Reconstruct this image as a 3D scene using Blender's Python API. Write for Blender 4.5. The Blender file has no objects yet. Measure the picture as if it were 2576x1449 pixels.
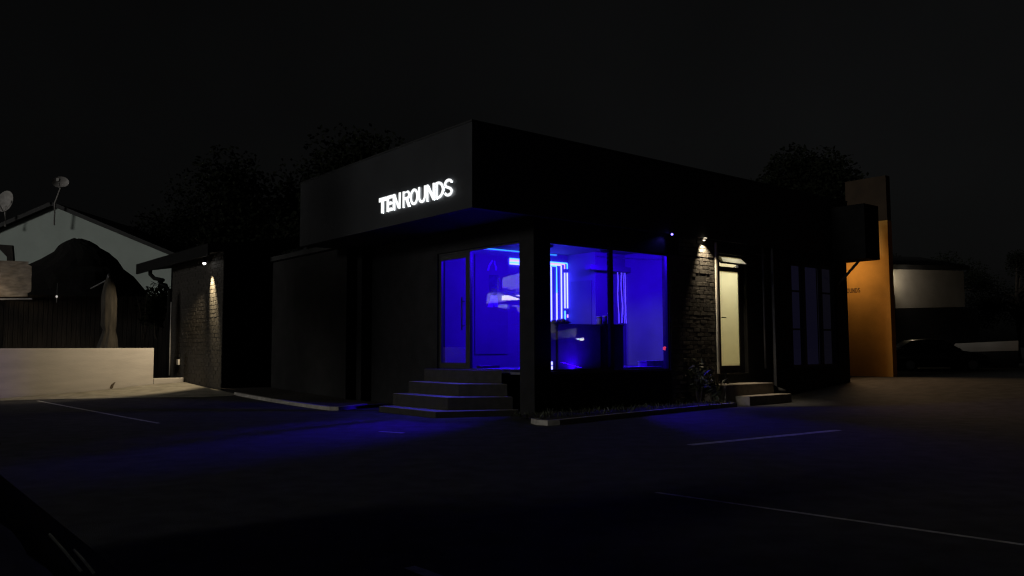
import bpy, bmesh, math, random
from mathutils import Vector, Matrix
from math import sin, cos, pi, radians, tan, atan2, sqrt
random.seed(7)
scene = bpy.context.scene
COL = scene.collection

# ------------------------------------------------------------------ camera
F_PX, PITCH, ROLL, YAW, EYE = 2045.0, radians(4.2556), radians(.2396), radians(39.43), 1.5
cam_d = bpy.data.cameras.new('camera'); cam = bpy.data.objects.new('camera', cam_d); COL.objects.link(cam)
cam_d.sensor_width = 36; cam_d.lens = 36 * F_PX / 2576; cam_d.clip_end = 2000; cam_d.clip_start = .05
fw = Vector((0, cos(PITCH), sin(PITCH))); up0 = Vector((0, -sin(PITCH), cos(PITCH))); rt0 = Vector((1, 0, 0))
rt = rt0 * cos(ROLL) + up0 * -sin(ROLL)
up = rt0 * sin(ROLL) + up0 * cos(ROLL)
cam.matrix_world = Matrix(((rt.x, up.x, -fw.x, 0), (rt.y, up.y, -fw.y, 0), (rt.z, up.z, -fw.z, EYE), (0, 0, 0, 1)))
scene.camera = cam
EYEV = Vector((0, 0, EYE))

# building frame: u runs along the entrance front (left, away), v along the window front (right, away)
O = Vector((.4822, 17.883, 0)); UD = Vector((-sin(YAW), cos(YAW), 0)); VD = Vector((cos(YAW), sin(YAW), 0))
def B(u, v, z=0.): return O + UD * u + VD * v + Vector((0, 0, z))
def loc(p): q = p - O; return (q.dot(UD), q.dot(VD), p.z)
# sight lines of the survey (2576 px wide frame) onto real planes of the place
def ray(x, y): return fw + rt * ((x - 1288) / F_PX) + up * ((724.5 - y) / F_PX)
def hu(x, y, u): d = ray(x, y); return loc(EYEV + d * ((u - (EYEV - O).dot(UD)) / d.dot(UD)))
def hv(x, y, v): d = ray(x, y); return loc(EYEV + d * ((v - (EYEV - O).dot(VD)) / d.dot(VD)))
def hd(x, y, Y): d = ray(x, y); return EYEV + d * (Y / d.y)

# ------------------------------------------------------------------ helpers
def lerp(a, b, t): return a + (b - a) * t
def interp(x, pts):
    if x <= pts[0][0]: return pts[0][1]
    for (a, b), (c, d) in zip(pts, pts[1:]):
        if x <= c: return b + (d - b) * (x - a) / (c - a)
    return pts[-1][1]
def wloc(o):
    p = Vector((0, 0, 0))
    while o is not None: p = p + o.location; o = o.parent
    return p
class MB:
    def __init__(s, T=None): s.v = []; s.f = []; s.T = T or (lambda a, b, c: Vector((a, b, c)))
    def add(s, vs, fs):
        n = len(s.v); s.v += [s.T(*p) for p in vs]; s.f += [tuple(i + n for i in f) for f in fs]; return s
    def box(s, x0, x1, y0, y1, z0, z1):
        return s.add([(x, y, z) for x in (x0, x1) for y in (y0, y1) for z in (z0, z1)],
                     [(0, 1, 3, 2), (4, 6, 7, 5), (0, 4, 5, 1), (2, 3, 7, 6), (0, 2, 6, 4), (1, 5, 7, 3)])
    def prism(s, poly, ext):
        n = len(poly); e = ext
        vs = list(poly) + [(p[0] + e[0], p[1] + e[1], p[2] + e[2]) for p in poly]
        return s.add(vs, [tuple(range(n)), tuple(range(2 * n - 1, n - 1, -1))] + [(i, (i + 1) % n, (i + 1) % n + n, i + n) for i in range(n)])
    def tube(s, path, r, n=8, caps=True):
        P = [Vector(p) for p in path]; rs = r if isinstance(r, (list, tuple)) else [r] * len(P)
        vs = []; up_ = Vector((0, 0, 1))
        for i, p in enumerate(P):
            d = (P[min(i + 1, len(P) - 1)] - P[max(i - 1, 0)]).normalized()
            a = d.cross(up_)
            if a.length < .05: a = d.cross(Vector((1, 0, 0)))
            a.normalize(); b = d.cross(a)
            vs += [tuple(p + (a * cos(2 * pi * k / n) + b * sin(2 * pi * k / n)) * rs[i]) for k in range(n)]
        fs = [(i * n + k, i * n + (k + 1) % n, (i + 1) * n + (k + 1) % n, (i + 1) * n + k) for i in range(len(P) - 1) for k in range(n)]
        if caps: fs += [tuple(range(n)), tuple(range((len(P) - 1) * n, len(P) * n))]
        return s.add(vs, fs)
    def lathe(s, prof, c=(0, 0, 0), n=20, axis='z'):
        vs = []
        for r, h in prof:
            for k in range(n):
                a = 2 * pi * k / n; q = (r * cos(a), r * sin(a), h)
                if axis == 'y': q = (q[0], q[2], q[1])
                if axis == 'x': q = (q[2], q[0], q[1])
                vs.append((q[0] + c[0], q[1] + c[1], q[2] + c[2]))
        m = len(prof)
        fs = [(i * n + k, i * n + (k + 1) % n, (i + 1) * n + (k + 1) % n, (i + 1) * n + k) for i in range(m - 1) for k in range(n)]
        fs += [tuple(range(n)), tuple(range((m - 1) * n, m * n))]
        return s.add(vs, fs)
    def ribbon(s, pts, th, plane, depth, off=0., closed=False):
        """stroke of width th along 2-D points; plane(x, z, d) -> local coords, d = distance in front of the wall"""
        n = len(pts); L = []; R = []
        for i in range(n):
            a = pts[(i - 1) % n] if (closed or i > 0) else None
            c = pts[(i + 1) % n] if (closed or i < n - 1) else None
            p = pts[i]
            def nd(q, w):
                dx, dz = w[0] - q[0], w[1] - q[1]; l = sqrt(dx * dx + dz * dz) or 1; return dx / l, dz / l
            d1 = nd(a, p) if a else nd(p, c); d2 = nd(p, c) if c else d1
            tx, tz = d1[0] + d2[0], d1[1] + d2[1]; l = sqrt(tx * tx + tz * tz) or 1; tx /= l; tz /= l
            k = min(1.6, 1 / max(.3, tx * d1[0] + tz * d1[1])) * th / 2
            L.append((p[0] - tz * k, p[1] + tx * k)); R.append((p[0] + tz * k, p[1] - tx * k))
        vs = []
        for q in (L, R):
            for d in (off, off + depth): vs += [plane(x, z, d) for x, z in q]
        fs = []
        for i in range(n if closed else n - 1):
            j = (i + 1) % n
            lb, lf, rb, rf = (0, n, 2 * n, 3 * n)
            fs += [(lf + i, lf + j, rf + j, rf + i), (lb + i, rb + i, rb + j, lb + j), (lb + i, lb + j, lf + j, lf + i), (rb + i, rf + i, rf + j, rb + j)]
        if not closed:
            for i in (0, n - 1): fs.append((i, n + i, 3 * n + i, 2 * n + i))
        return s.add(vs, fs)
    def build(s, name, mat, parent=None, smooth=False, bevel=0., recalc=True):
        base = wloc(parent) if parent else Vector((0, 0, 0))
        me = bpy.data.meshes.new(name); me.from_pydata([tuple(p - base) for p in s.v], [], s.f)
        if recalc or bevel:
            bm = bmesh.new(); bm.from_mesh(me); bmesh.ops.recalc_face_normals(bm, faces=bm.faces)
            if bevel: bmesh.ops.bevel(bm, geom=[e for e in bm.edges if e.is_manifold and e.calc_face_angle(0) > .5], offset=bevel, segments=2, affect='EDGES', profile=.6)
            bm.to_mesh(me); bm.free()
        if smooth:
            for p in me.polygons: p.use_smooth = True
        me.materials.append(mat)
        o = bpy.data.objects.new(name, me); COL.objects.link(o)
        if parent: o.parent = parent
        return o
def tag(o, label=None, cat=None, group=None, kind=None):
    if label: o['label'] = label
    if cat: o['category'] = cat
    if group: o['group'] = group
    if kind: o['kind'] = kind
    return o
def thing(name, p, label, cat, group=None):
    o = bpy.data.objects.new(name, None); COL.objects.link(o); o.location = p; o.empty_display_size = .3
    return tag(o, label, cat, group)
def copy_tree(o, parent=None):
    c = o.copy(); COL.objects.link(c); c.parent = parent
    for ch in list(o.children): copy_tree(ch, c)
    return c
def BB(): return MB(B)

# ------------------------------------------------------------------ materials
def mat(name, col, rough=.7, var=.15, scale=6., bump=0., bscale=40., metal=0., spec=.3, emit=None, es=0., stretch=None):
    m = bpy.data.materials.new(name); m.use_nodes = True; nt = m.node_tree; bs = nt.nodes['Principled BSDF']
    bs.inputs['Roughness'].default_value = rough; bs.inputs['Metallic'].default_value = metal; bs.inputs['Specular IOR Level'].default_value = spec
    tc = nt.nodes.new('ShaderNodeTexCoord'); src = tc.outputs['Object']
    if stretch:
        mp = nt.nodes.new('ShaderNodeMapping'); mp.inputs['Scale'].default_value = stretch; nt.links.new(src, mp.inputs['Vector']); src = mp.outputs['Vector']
    nz = nt.nodes.new('ShaderNodeTexNoise'); nz.inputs['Scale'].default_value = scale; nz.inputs['Detail'].default_value = 5; nt.links.new(src, nz.inputs['Vector'])
    cr = nt.nodes.new('ShaderNodeValToRGB'); cr.color_ramp.elements[0].position = .3; cr.color_ramp.elements[1].position = .7
    c0 = [max(0, c * (1 - var)) for c in col[:3]] + [1]; c1 = [min(1, c * (1 + var)) for c in col[:3]] + [1]
    cr.color_ramp.elements[0].color = c0; cr.color_ramp.elements[1].color = c1
    nt.links.new(nz.outputs['Fac'], cr.inputs['Fac']); nt.links.new(cr.outputs['Color'], bs.inputs['Base Color'])
    if bump:
        n2 = nt.nodes.new('ShaderNodeTexNoise'); n2.inputs['Scale'].default_value = bscale; n2.inputs['Detail'].default_value = 6; nt.links.new(src, n2.inputs['Vector'])
        bp = nt.nodes.new('ShaderNodeBump'); bp.inputs['Strength'].default_value = bump; bp.inputs['Distance'].default_value = .02
        nt.links.new(n2.outputs['Fac'], bp.inputs['Height']); nt.links.new(bp.outputs['Normal'], bs.inputs['Normal'])
    if emit:
        bs.inputs['Emission Color'].default_value = (*emit, 1); bs.inputs['Emission Strength'].default_value = es
    return m
def emission(name, col, st):
    m = bpy.data.materials.new(name); m.use_nodes = True; nt = m.node_tree; nt.nodes.clear()
    o = nt.nodes.new('ShaderNodeOutputMaterial'); e = nt.nodes.new('ShaderNodeEmission'); e.inputs['Color'].default_value = (*col, 1); e.inputs['Strength'].default_value = st
    nt.links.new(e.outputs[0], o.inputs[0]); return m
def glass(name, tint=(1, 1, 1), ior=1.5, k=2.0, dust=.0):
    m = bpy.data.materials.new(name); m.use_nodes = True; nt = m.node_tree; nt.nodes.clear()
    o = nt.nodes.new('ShaderNodeOutputMaterial'); tr = nt.nodes.new('ShaderNodeBsdfTransparent'); tr.inputs[0].default_value = (*tint, 1)
    gl = nt.nodes.new('ShaderNodeBsdfGlossy'); gl.inputs['Roughness'].default_value = 0.0
    lw = nt.nodes.new('ShaderNodeLayerWeight'); lw.inputs['Blend'].default_value = .5   # facing = 1 - |cos|, the same from both sides
    pw = nt.nodes.new('ShaderNodeMath'); pw.operation = 'POWER'; pw.inputs[1].default_value = 5; nt.links.new(lw.outputs['Facing'], pw.inputs[0])
    fr = nt.nodes.new('ShaderNodeMath'); fr.operation = 'MULTIPLY_ADD'; fr.inputs[1].default_value = .96; fr.inputs[2].default_value = .04; nt.links.new(pw.outputs[0], fr.inputs[0])
    mu = nt.nodes.new('ShaderNodeMath'); mu.operation = 'MULTIPLY'; mu.inputs[1].default_value = k; mu.use_clamp = True
    mx = nt.nodes.new('ShaderNodeMixShader')
    nt.links.new(fr.outputs[0], mu.inputs[0]); nt.links.new(mu.outputs[0], mx.inputs[0]); nt.links.new(tr.outputs[0], mx.inputs[1]); nt.links.new(gl.outputs[0], mx.inputs[2])
    nt.links.new(mx.outputs[0], o.inputs[0]); return m
def translucent(name, col):
    m = bpy.data.materials.new(name); m.use_nodes = True; nt = m.node_tree; nt.nodes.clear()
    o = nt.nodes.new('ShaderNodeOutputMaterial'); t = nt.nodes.new('ShaderNodeBsdfTranslucent'); t.inputs[0].default_value = (*col, 1)
    d = nt.nodes.new('ShaderNodeBsdfDiffuse'); d.inputs[0].default_value = (.3, .3, .28, 1); mx = nt.nodes.new('ShaderNodeMixShader'); mx.inputs[0].default_value = .15
    nt.links.new(t.outputs[0], mx.inputs[1]); nt.links.new(d.outputs[0], mx.inputs[2]); nt.links.new(mx.outputs[0], o.inputs[0]); return m

M = dict(
    asphalt=mat('asphalt', (.036, .036, .0375), .9, .4, 3., .5, 90., spec=.25),
    paint=mat('road_paint', (.42, .42, .40), .7, .45, 8., .2, 60.),
    concrete=mat('concrete', (.30, .28, .25), .85, .25, 7., .4, 50.),
    tread=mat('lit_tread', (.20, .19, .17), .8, .3, 6.),  # paler than the steps: the light on the treads is put into the colour
    apron_pool=mat('concrete_light_pool', (.27, .25, .20), .9, .3, 2.5, .4, 40.),  # pale concrete, brightened to carry the wing lamp's pool of light
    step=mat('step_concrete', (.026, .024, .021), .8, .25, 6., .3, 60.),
    black_plaster=mat('black_plaster', (.011, .011, .012), .75, .3, 3., .25, 30., spec=.2),
    block_plaster=mat('charcoal_plaster', (.011, .0107, .0107), .8, .3, 2.5, .35, 26., spec=.2),
    black_brick=mat('black_painted_brick', (.075, .068, .060), .6, .35, 9., .6, 55., spec=.35),
    wing_brick=mat('dark_painted_brick', (.024, .021, .017), .65, .3, 9., .6, 50., spec=.3),
    mortar=mat('mortar', (.05, .045, .04), .9, .25, 12., .4, 60.),
    fascia=mat('charcoal_fascia', (.023, .0245, .0275), .6, .12, 1.5, .15, 12., spec=.25),
    soffit=mat('soffit_board', (.011, .011, .012), .7, .1, 3.),
    black_metal=mat('black_metal', (.02, .02, .021), .45, .1, 5., metal=.0, spec=.4),
    gutter=mat('gutter_metal', (.007, .007, .007), .7, .2, 5., spec=.1),
    pipe=mat('grey_pipe', (.16, .16, .17), .5, .2, 5., spec=.5),
    interior=mat('interior_wall', (.11, .10, .125), .75, .12, 1.2, .1, 20.),
    interior_dark=mat('interior_panel', (.075, .065, .09), .6, .15, 1.2),
    floor=mat('gym_floor', (.10, .10, .12), .5, .2, 2.),
    desk=mat('desk_laminate', (.22, .22, .26), .5, .2, 3., spec=.4),
    cabinet=mat('cabinet_black', (.010, .010, .011), .6, .2, 5., spec=.3),
    pale=mat('pale_plastic', (.34, .34, .36), .5, .15, 10.),
    white_plaster=mat('white_plaster', (.64, .60, .555), .85, .10, 1.5, .25, 14., stretch=(.6, .6, 3.)),
    far_plaster=mat('far_plaster', (.30, .275, .24), .9, .12, 1.2, .2, 8.),
    house_plaster=mat('house_plaster', (.52, .59, .54), .85, .08, .8, .2, 8.),
    roof_sheet=mat('roof_sheet', (.02, .02, .02), .6, .3, 2., .2, 9.),
    thatch=mat('thatch', (.007, .006, .005), .95, .5, 14., .9, 60., stretch=(1, 1, .25)),
    timber=mat('dark_timber', (.028, .023, .019), .85, .4, 6., .5, 30., stretch=(1, 1, .15)),
    canvas=mat('brown_canvas', (.042, .037, .030), .9, .4, 4., .5, 18., stretch=(2, 2, .4)),
    blind=mat('plastic_blind', (.16, .13, .10), .6, .45, 5., .6, 14., stretch=(.5, .5, 2.)),
    dish=mat('dish_grey', (.38, .36, .34), .6, .2, 6.),
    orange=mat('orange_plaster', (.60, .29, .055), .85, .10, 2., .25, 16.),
    orange_shade=mat('orange_plaster_shade', (.034, .021, .011), .85, .2, 2.),  # upper part of the orange wall, its dimness painted as a dark brown
    lettering=mat('brown_lettering', (.05, .025, .012), .7, .2, 9.),
    leaf=mat('leaf', (.010, .012, .007), .9, .4, 3., spec=.05),
    shrub_leaf=mat('shrub_leaf', (.030, .036, .018), .5, .5, 5., spec=.4),
    bark=mat('bark', (.05, .04, .03), .9, .4, 8., .8, 30.),
    soil=mat('soil', (.035, .028, .022), .95, .5, 9., .9, 40.),
    car_dark=mat('car_paint_dark', (.10, .105, .108), .35, .1, 3., spec=.5),
    car_black=mat('car_paint_black', (.015, .015, .018), .25, .1, 3., spec=.6),
    car_white=mat('car_paint_white', (.6, .6, .6), .35, .05, 3., spec=.5),
    tyre=mat('tyre', (.015, .015, .015), .9, .2, 20.),
    chrome=mat('chrome', (.6, .6, .6), .25, .05, 5., metal=1.),
    rim=mat('wheel_rim', (.35, .35, .36), .35, .1, 5., metal=.9),
    car_glass=mat('car_glass', (.01, .011, .012), .08, .1, 5., spec=.6),
    glove=mat('glove_leather', (.2, .19, .22), .45, .25, 12., .2, 40.),
    jar=mat('jar_plastic', (.22, .21, .25), .4, .1, 10.),
    poster=mat('poster_print', (.10, .09, .115), .55, .12, 1.0),
    ink=mat('poster_figure_ink', (.24, .28, .33), .55, .45, 5.),
    ink_dark=mat('poster_figure_shade', (.05, .05, .08), .55, .3, 5.),
    switch=mat('white_plastic', (.75, .72, .66), .5, .05, 10.),
    mark=mat('damp_stain', (.10, .075, .05), .9, .4, 20.),
    veranda=mat('veranda_boards', (.62, .62, .64), .8, .15, 3., .2, 12., stretch=(6, 6, .4)),
)
M['glass'] = glass('shop_glass', (.97, .97, 1.), 1.5, 2.0)
M['door_glass'] = glass('door_glass', (.95, .95, 1.), 1.5, 2.2)
M['frosted'] = translucent('frosted_glass', (.93, .91, .75))
M['sign'] = emission('sign_face', (.98, 1., 1.), 1.15)
M['halo'] = emission('sign_backlight', (.9, .96, 1.), 13.0)
M['led'] = emission('led_tube', (.042, .046, 1.), 20.)
M['led_cyan'] = emission('led_tube_cyan', (.02, .085, 1.), 12.)
M['led_pink'] = emission('led_tube_pink', (.10, .05, 1.), 11.)
M['cove'] = emission('cove_led', (.02, .22, 1.), 2.6)
M['reflected'] = emission('led_reflection', (.075, .04, 1.), 4.)  # glow for the mirrored lines of the light tubes
M['warm_bulb'] = emission('warm_bulb', (1., .86, .62), 2.5)
M['white_bulb'] = emission('white_bulb', (1., .97, .9), 9.)
M['blue_bulb'] = emission('blue_bulb', (.14, .11, 1.), 6.)
M['red_lamp'] = emission('tail_lamp', (1., .06, .015), 8.)
M['curtain'] = emission('violet_glow_curtain', (.40, .36, .95), 0.009)  # curtains glow by themselves in place of light falling on them
M['curtain_dim'] = emission('violet_glow_curtain_dim', (.5, .45, .8), .007)

# ------------------------------------------------------------------ light
SUN_EL, SUN_DIR = radians(11), Vector((-.80, -.60, 0)).normalized()
to_sun = Vector((SUN_DIR.x * cos(SUN_EL), SUN_DIR.y * cos(SUN_EL), sin(SUN_EL)))
sd = bpy.data.lights.new('moon', 'SUN'); sd.energy = .50; sd.angle = radians(8); sd.color = (1., .98, .93)
so = bpy.data.objects.new('moon', sd); COL.objects.link(so); so.rotation_euler = (-to_sun).to_track_quat('-Z', 'Y').to_euler(); so.location = (0, 0, 30)
w = bpy.data.worlds.new('World'); scene.world = w; w.use_nodes = True; nt = w.node_tree; bg = nt.nodes['Background']
sky = nt.nodes.new('ShaderNodeTexSky'); sky.sky_type = 'NISHITA'; sky.sun_disc = False; sky.sun_elevation = SUN_EL
sky.sun_rotation = atan2(SUN_DIR.x, SUN_DIR.y); sky.dust_density = 3
hs = nt.nodes.new('ShaderNodeHueSaturation'); hs.inputs['Saturation'].default_value = .12
nt.links.new(sky.outputs[0], hs.inputs['Color'])
tc = nt.nodes.new('ShaderNodeTexCoord'); nz = nt.nodes.new('ShaderNodeTexNoise'); nz.inputs['Scale'].default_value = 1.6; nz.inputs['Detail'].default_value = 4
nt.links.new(tc.outputs['Generated'], nz.inputs['Vector'])
mr = nt.nodes.new('ShaderNodeMapRange'); mr.inputs['From Min'].default_value = .3; mr.inputs['From Max'].default_value = .7; mr.inputs['To Min'].default_value = .65; mr.inputs['To Max'].default_value = 1.25
nt.links.new(nz.outputs['Fac'], mr.inputs['Value'])
mx = nt.nodes.new('ShaderNodeMix'); mx.data_type = 'RGBA'; mx.blend_type = 'MULTIPLY'; mx.inputs[0].default_value = 1
nt.links.new(hs.outputs[0], mx.inputs[6]); nt.links.new(mr.outputs[0], mx.inputs[7])
nt.links.new(mx.outputs[2], bg.inputs['Color']); bg.inputs['Strength'].default_value = .0010
scene.view_settings.view_transform = 'Standard'; scene.view_settings.look = 'None'; scene.view_settings.exposure = 0; scene.view_settings.gamma = 1
scene.cycles.use_denoising = True; scene.cycles.filter_width = 1.25; scene.cycles.max_bounces = 8; scene.cycles.sample_clamp_indirect = 6; scene.cycles.caustics_reflective = False; scene.cycles.caustics_refractive = False
scene.cycles.transparent_max_bounces = 12
def spot(name, p, target, power, col, half, blend=.3, r=.03, parent=None):
    l = bpy.data.lights.new(name, 'SPOT'); l.energy = power; l.color = col; l.spot_size = 2 * half; l.spot_blend = blend; l.shadow_soft_size = r
    o = bpy.data.objects.new(name, l); COL.objects.link(o); base = wloc(parent) if parent else Vector()
    o.location = p - base; o.rotation_euler = (target - p).to_track_quat('-Z', 'Y').to_euler()
    if parent: o.parent = parent
    return o
def area(name, p, target, power, col, sx, sy, parent=None, spread=None):
    l = bpy.data.lights.new(name, 'AREA'); l.energy = power; l.color = col; l.shape = 'RECTANGLE'; l.size = sx; l.size_y = sy
    if spread: l.spread = spread
    o = bpy.data.objects.new(name, l); COL.objects.link(o); base = wloc(parent) if parent else Vector()
    o.location = p - base; o.rotation_euler = (target - p).to_track_quat('-Z', 'Y').to_euler()
    if parent: o.parent = parent
    return o

# ------------------------------------------------------------------ ground
def gz(x, y):
    q = Vector((x, y, 0)) - O; u = q.dot(UD); v = q.dot(VD)
    t = min(1, max(0, (u - 4.8) / 11.7)) ** 1.8
    a = t * interp(v, [(-12, -.1), (-7.9, 0.), (-5.5, .12), (-3.3, .30), (-2., .36), (1, .36)])
    s = min(1, max(0, (v - 7.5) / 8.5)); s = s * s * (3 - 2 * s)
    return a + .48 * s * (1 if u < 6 else max(0, 1 - (u - 6) / 6))
def axis(lo, hi, a, b, fine):
    out = []; x = a
    while x < b: out.append(x); x += fine
    out.append(b); s = fine; x = b
    while x < hi: s *= 1.35; x += s; out.append(x)
    s = fine; x = a; pre = []
    while x > lo: s *= 1.35; x -= s; pre.append(x)
    return pre[::-1] + out
xs = axis(-420, 420, -24, 26, .5); ys = axis(-120, 700, 2, 40, .5)
g = MB(); nx = len(xs)
for y in ys:
    for x in xs: g.v.append(Vector((x, y, gz(x, y))))
for j in range(len(ys) - 1):
    for i in range(nx - 1): g.f.append((j * nx + i, j * nx + i + 1, (j + 1) * nx + i + 1, (j + 1) * nx + i))
tag(g.build('ground', M['asphalt'], smooth=True), kind='structure')
def marking(name, a, b, wd, nseg=10):
    m = MB(); a = Vector(a); b = Vector(b); n = (b - a).normalized(); s = Vector((-n.y, n.x)) * wd / 2
    for i in range(nseg + 1):
        p = a.lerp(b, i / nseg); jit = 1 + random.uniform(-.12, .12)
        for q in (p + s * jit, p - s * jit): m.v.append(Vector((q.x, q.y, gz(q.x, q.y) + .006)))
        if i: k = 2 * i; m.f.append((k - 2, k - 1, k + 1, k))
    tag(m.build(name, M['paint']), kind='structure')
def g0(x, y, z=0.):
    d = ray(x, y); p = EYEV + d * ((z - EYE) / d.z); return (p.x, p.y)
marking('road_marking', g0(95, 1008, .03), g0(400, 1058, .06), .09)
marking('road_marking', g0(1735, 1120), g0(2110, 1080, .02), .16)
marking('road_marking', g0(1650, 1240), g0(2576, 1372), .06)
marking('road_marking', g0(1030, 1428), g0(1120, 1462), .10)
marking('road_marking', g0(955, 1086), g0(1015, 1090), .10)

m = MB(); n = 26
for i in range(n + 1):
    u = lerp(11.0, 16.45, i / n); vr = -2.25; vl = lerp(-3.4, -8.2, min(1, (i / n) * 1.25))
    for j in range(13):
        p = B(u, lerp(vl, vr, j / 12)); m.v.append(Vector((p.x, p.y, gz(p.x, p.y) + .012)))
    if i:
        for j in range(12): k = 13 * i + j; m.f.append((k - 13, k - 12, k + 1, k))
tag(m.build('pavement_light_pool', M['apron_pool'], smooth=True), kind='structure')  # sheet outlined roughly to the edge of the lamp's light

# ------------------------------------------------------------------ the gym building
gym = thing('gym_building', B(0, 0, 0), 'black flat roofed corner shop glowing blue behind its glass door and display window', 'building')
ZF0, ZF1 = 4.42, 6.24
m = BB()
m.box(0, .25, .5, 4.62, -.3, .93)                       # under the display window
m.box(0, .25, .5, 6.6, 3.91, 4.46)                      # above it
m.box(0, .25, 6.6, 7.97, 4.08, 4.46); m.box(0, .25, 6.6, 7.97, -.3, .80)
m.box(0, .25, 7.97, 10.27, -.3, 4.46)
m.box(0, .25, 10.27, 12.88, -.3, .88); m.box(0, .25, 10.27, 12.88, 4.07, 4.46); m.box(0, .25, 12.88, 13.56, -.3, 4.46)
m.box(.5, 3.78, 0, .25, 3.93, 4.46); m.box(3.78, 13., 0, .25, -.3, 4.46)
m.box(.25, 13., 13.31, 13.56, -.3, 4.46); m.box(12.75, 13., .25, 13.31, -.3, 4.46)
m.build('wall', M['black_plaster'], gym, bevel=.008)
m = BB(); m.box(0, .5, 0, .5, -.3, 4.46); m.build('corner_column', M['block_plaster'], gym, bevel=.012)
m = BB(); m.box(7.52, 12.75, -.6, 0, -.3, 4.43); m.build('side_block', M['block_plaster'], gym, bevel=.012)
m = BB(); m.box(7.12, 7.4, -.33, 0, -.3, 4.41); m.build('pilaster', M['block_plaster'], gym, bevel=.01)
m = BB(); m.box(-.1, 8.15, -1.77, -1.60, ZF0, ZF1); m.box(8.0, 8.15, -1.60, 4., 4.63, ZF1 - .003); m.box(-.1, .08, -1.60, 13.56, ZF0, ZF1 - .002); m.build('fascia', M['fascia'], gym, bevel=.006)
m = BB(); m.box(-.11, 8.16, -1.78, -1.58, ZF1 + .002, ZF1 + .04); m.box(-.11, .1, -1.58, 13.57, ZF1 + .003, ZF1 + .039); m.build('parapet_cap', M['black_metal'], gym)
m = BB(); m.box(.08, 8.1, -1.6, 13.56, 4.47, 4.62); m.box(8.1, 12.95, -.65, 13.56, 4.47, 4.62); m.build('roof', M['roof_sheet'], gym)
m = BB(); m.box(.08, 8.1, -1.6, -.0, 4.435, 4.468); m.build('soffit', M['soffit'], gym)
# brick panel between display window and side door
def bricks(m, a0, a1, z0, z1, L, H, J, plane, seed, holes=()):
    rnd = random.Random(seed); n = 0; z = z0
    while z < z1 - .02:
        zt = min(z + H - J, z1); a = a0 - (L / 2 if n % 2 else 0)
        while a < a1:
            b0 = max(a, a0); b1 = min(a + L - J, a1)
            if b1 - b0 > .03 and not any(b0 < h[1] and b1 > h[0] and z < h[3] and zt > h[2] for h in holes):
                d = .011 + rnd.uniform(-.003, .004); t = rnd.uniform(-.002, .002); jz = rnd.uniform(-.004, .004); t2 = rnd.uniform(-.002, .002)
                e = .005
                vs = []
                for (aa, zz, dd) in ((b0, z + jz, 0), (b1, z + jz, 0), (b1, zt + jz, 0), (b0, zt + jz, 0)): vs.append(plane(aa, zz, dd))
                for (aa, zz, dd) in ((b0 + e, z + jz + e, d + t - t2), (b1 - e, z + jz + e + t, d - t - t2), (b1 - e, zt + jz - e, d - t + t2), (b0 + e, zt + jz - e - t, d + t + t2)): vs.append(plane(aa, zz, dd))
                m.add(vs, [(4, 5, 6, 7), (0, 1, 5, 4), (1, 2, 6, 5), (2, 3, 7, 6), (3, 0, 4, 7)])
            a += L
        z += H; n += 1
m = BB(); m.box(0.016, .25, 4.62, 6.6, -.3, 3.905); m.build('mortar_bed', M['mortar'], gym)
m = BB(); bricks(m, 4.66, 6.50, -.1, 3.9, .30, .112, .014, lambda a, z, d: (.0155 - d, a, z), 3, holes=((5.72, 6.02, 3.33, 3.42),))
bricks(m, 5.0, 6.50, 3.93, 4.40, .30, .112, .014, lambda a, z, d: (-.0005 - d, a, z), 4)
m.build('brickwork', M['black_brick'], gym, recalc=True)
# display window
wf = BB()
for v0, v1, z0, z1 in ((.5, .54, .93, 3.91), (4.58, 4.62, .93, 3.91), (.54, 4.58, .93, .975), (.54, 4.58, 3.865, 3.91), (2.46, 2.58, .975, 3.865)): wf.box(.05, .13, v0, v1, z0, z1)
win = wf.build('shop_window', M['black_metal'], gym)
for v0, v1 in ((.54, 2.46), (2.58, 4.58)): m = BB(); m.add([(.09, v0, .975), (.09, v1, .975), (.09, v1, 3.865), (.09, v0, 3.865)], [(0, 1, 2, 3)]); m.build('window_pane', M['glass'], win, recalc=False)
# glass entrance door: fixed sidelight and hinged leaf
df = BB()
for u0, u1, z0, z1 in ((.5, .53, 1., 3.93), (2.44, 2.50, 1., 3.93), (.53, 2.44, 3.89, 3.93), (.53, 2.44, 1., 1.025), (3.74, 3.78, 1., 3.93), (2.5, 3.74, 3.88, 3.93)): df.box(u0, u1, .05, .13, z0, z1)
dr = df.build('entrance_frame', M['black_metal'], gym)
m = BB(); m.add([(.53, .09, 1.025), (2.44, .09, 1.025), (2.44, .09, 3.89), (.53, .09, 3.89)], [(0, 1, 2, 3)]); m.build('sidelight_pane', M['door_glass'], dr, recalc=False)
df = BB()
for u0, u1, z0, z1 in ((2.505, 2.625, 1.005, 3.875), (3.68, 3.738, 1.005, 3.875), (2.625, 3.68, 1.005, 1.15), (2.625, 3.68, 3.75, 3.875)): df.box(u0, u1, .06, .12, z0, z1)
leaf = df.build('entrance_door', M['black_metal'], gym)
m = BB(); m.add([(2.625, .09, 1.15), (3.68, .09, 1.15), (3.68, .09, 3.75), (2.625, .09, 3.75)], [(0, 1, 2, 3)]); m.build('door_pane', M['door_glass'], leaf, recalc=False)
m = BB(); hp = hv(1160, 800, -.06)[0]; za = hv(1160, 748, -.06)[2]; zb = hv(1160, 830, -.06)[2]
m.tube([(hp, -.04, zb), (hp, -.04, za)], .017, 8); m.tube([(hp - .001, .06, zb + .1), (hp - .001, -.04, zb + .1)], .014, 8); m.tube([(hp - .001, .06, za - .1), (hp - .001, -.04, za - .1)], .014, 8)
m.build('door_handle', M['black_metal'], leaf, smooth=True)
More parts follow.
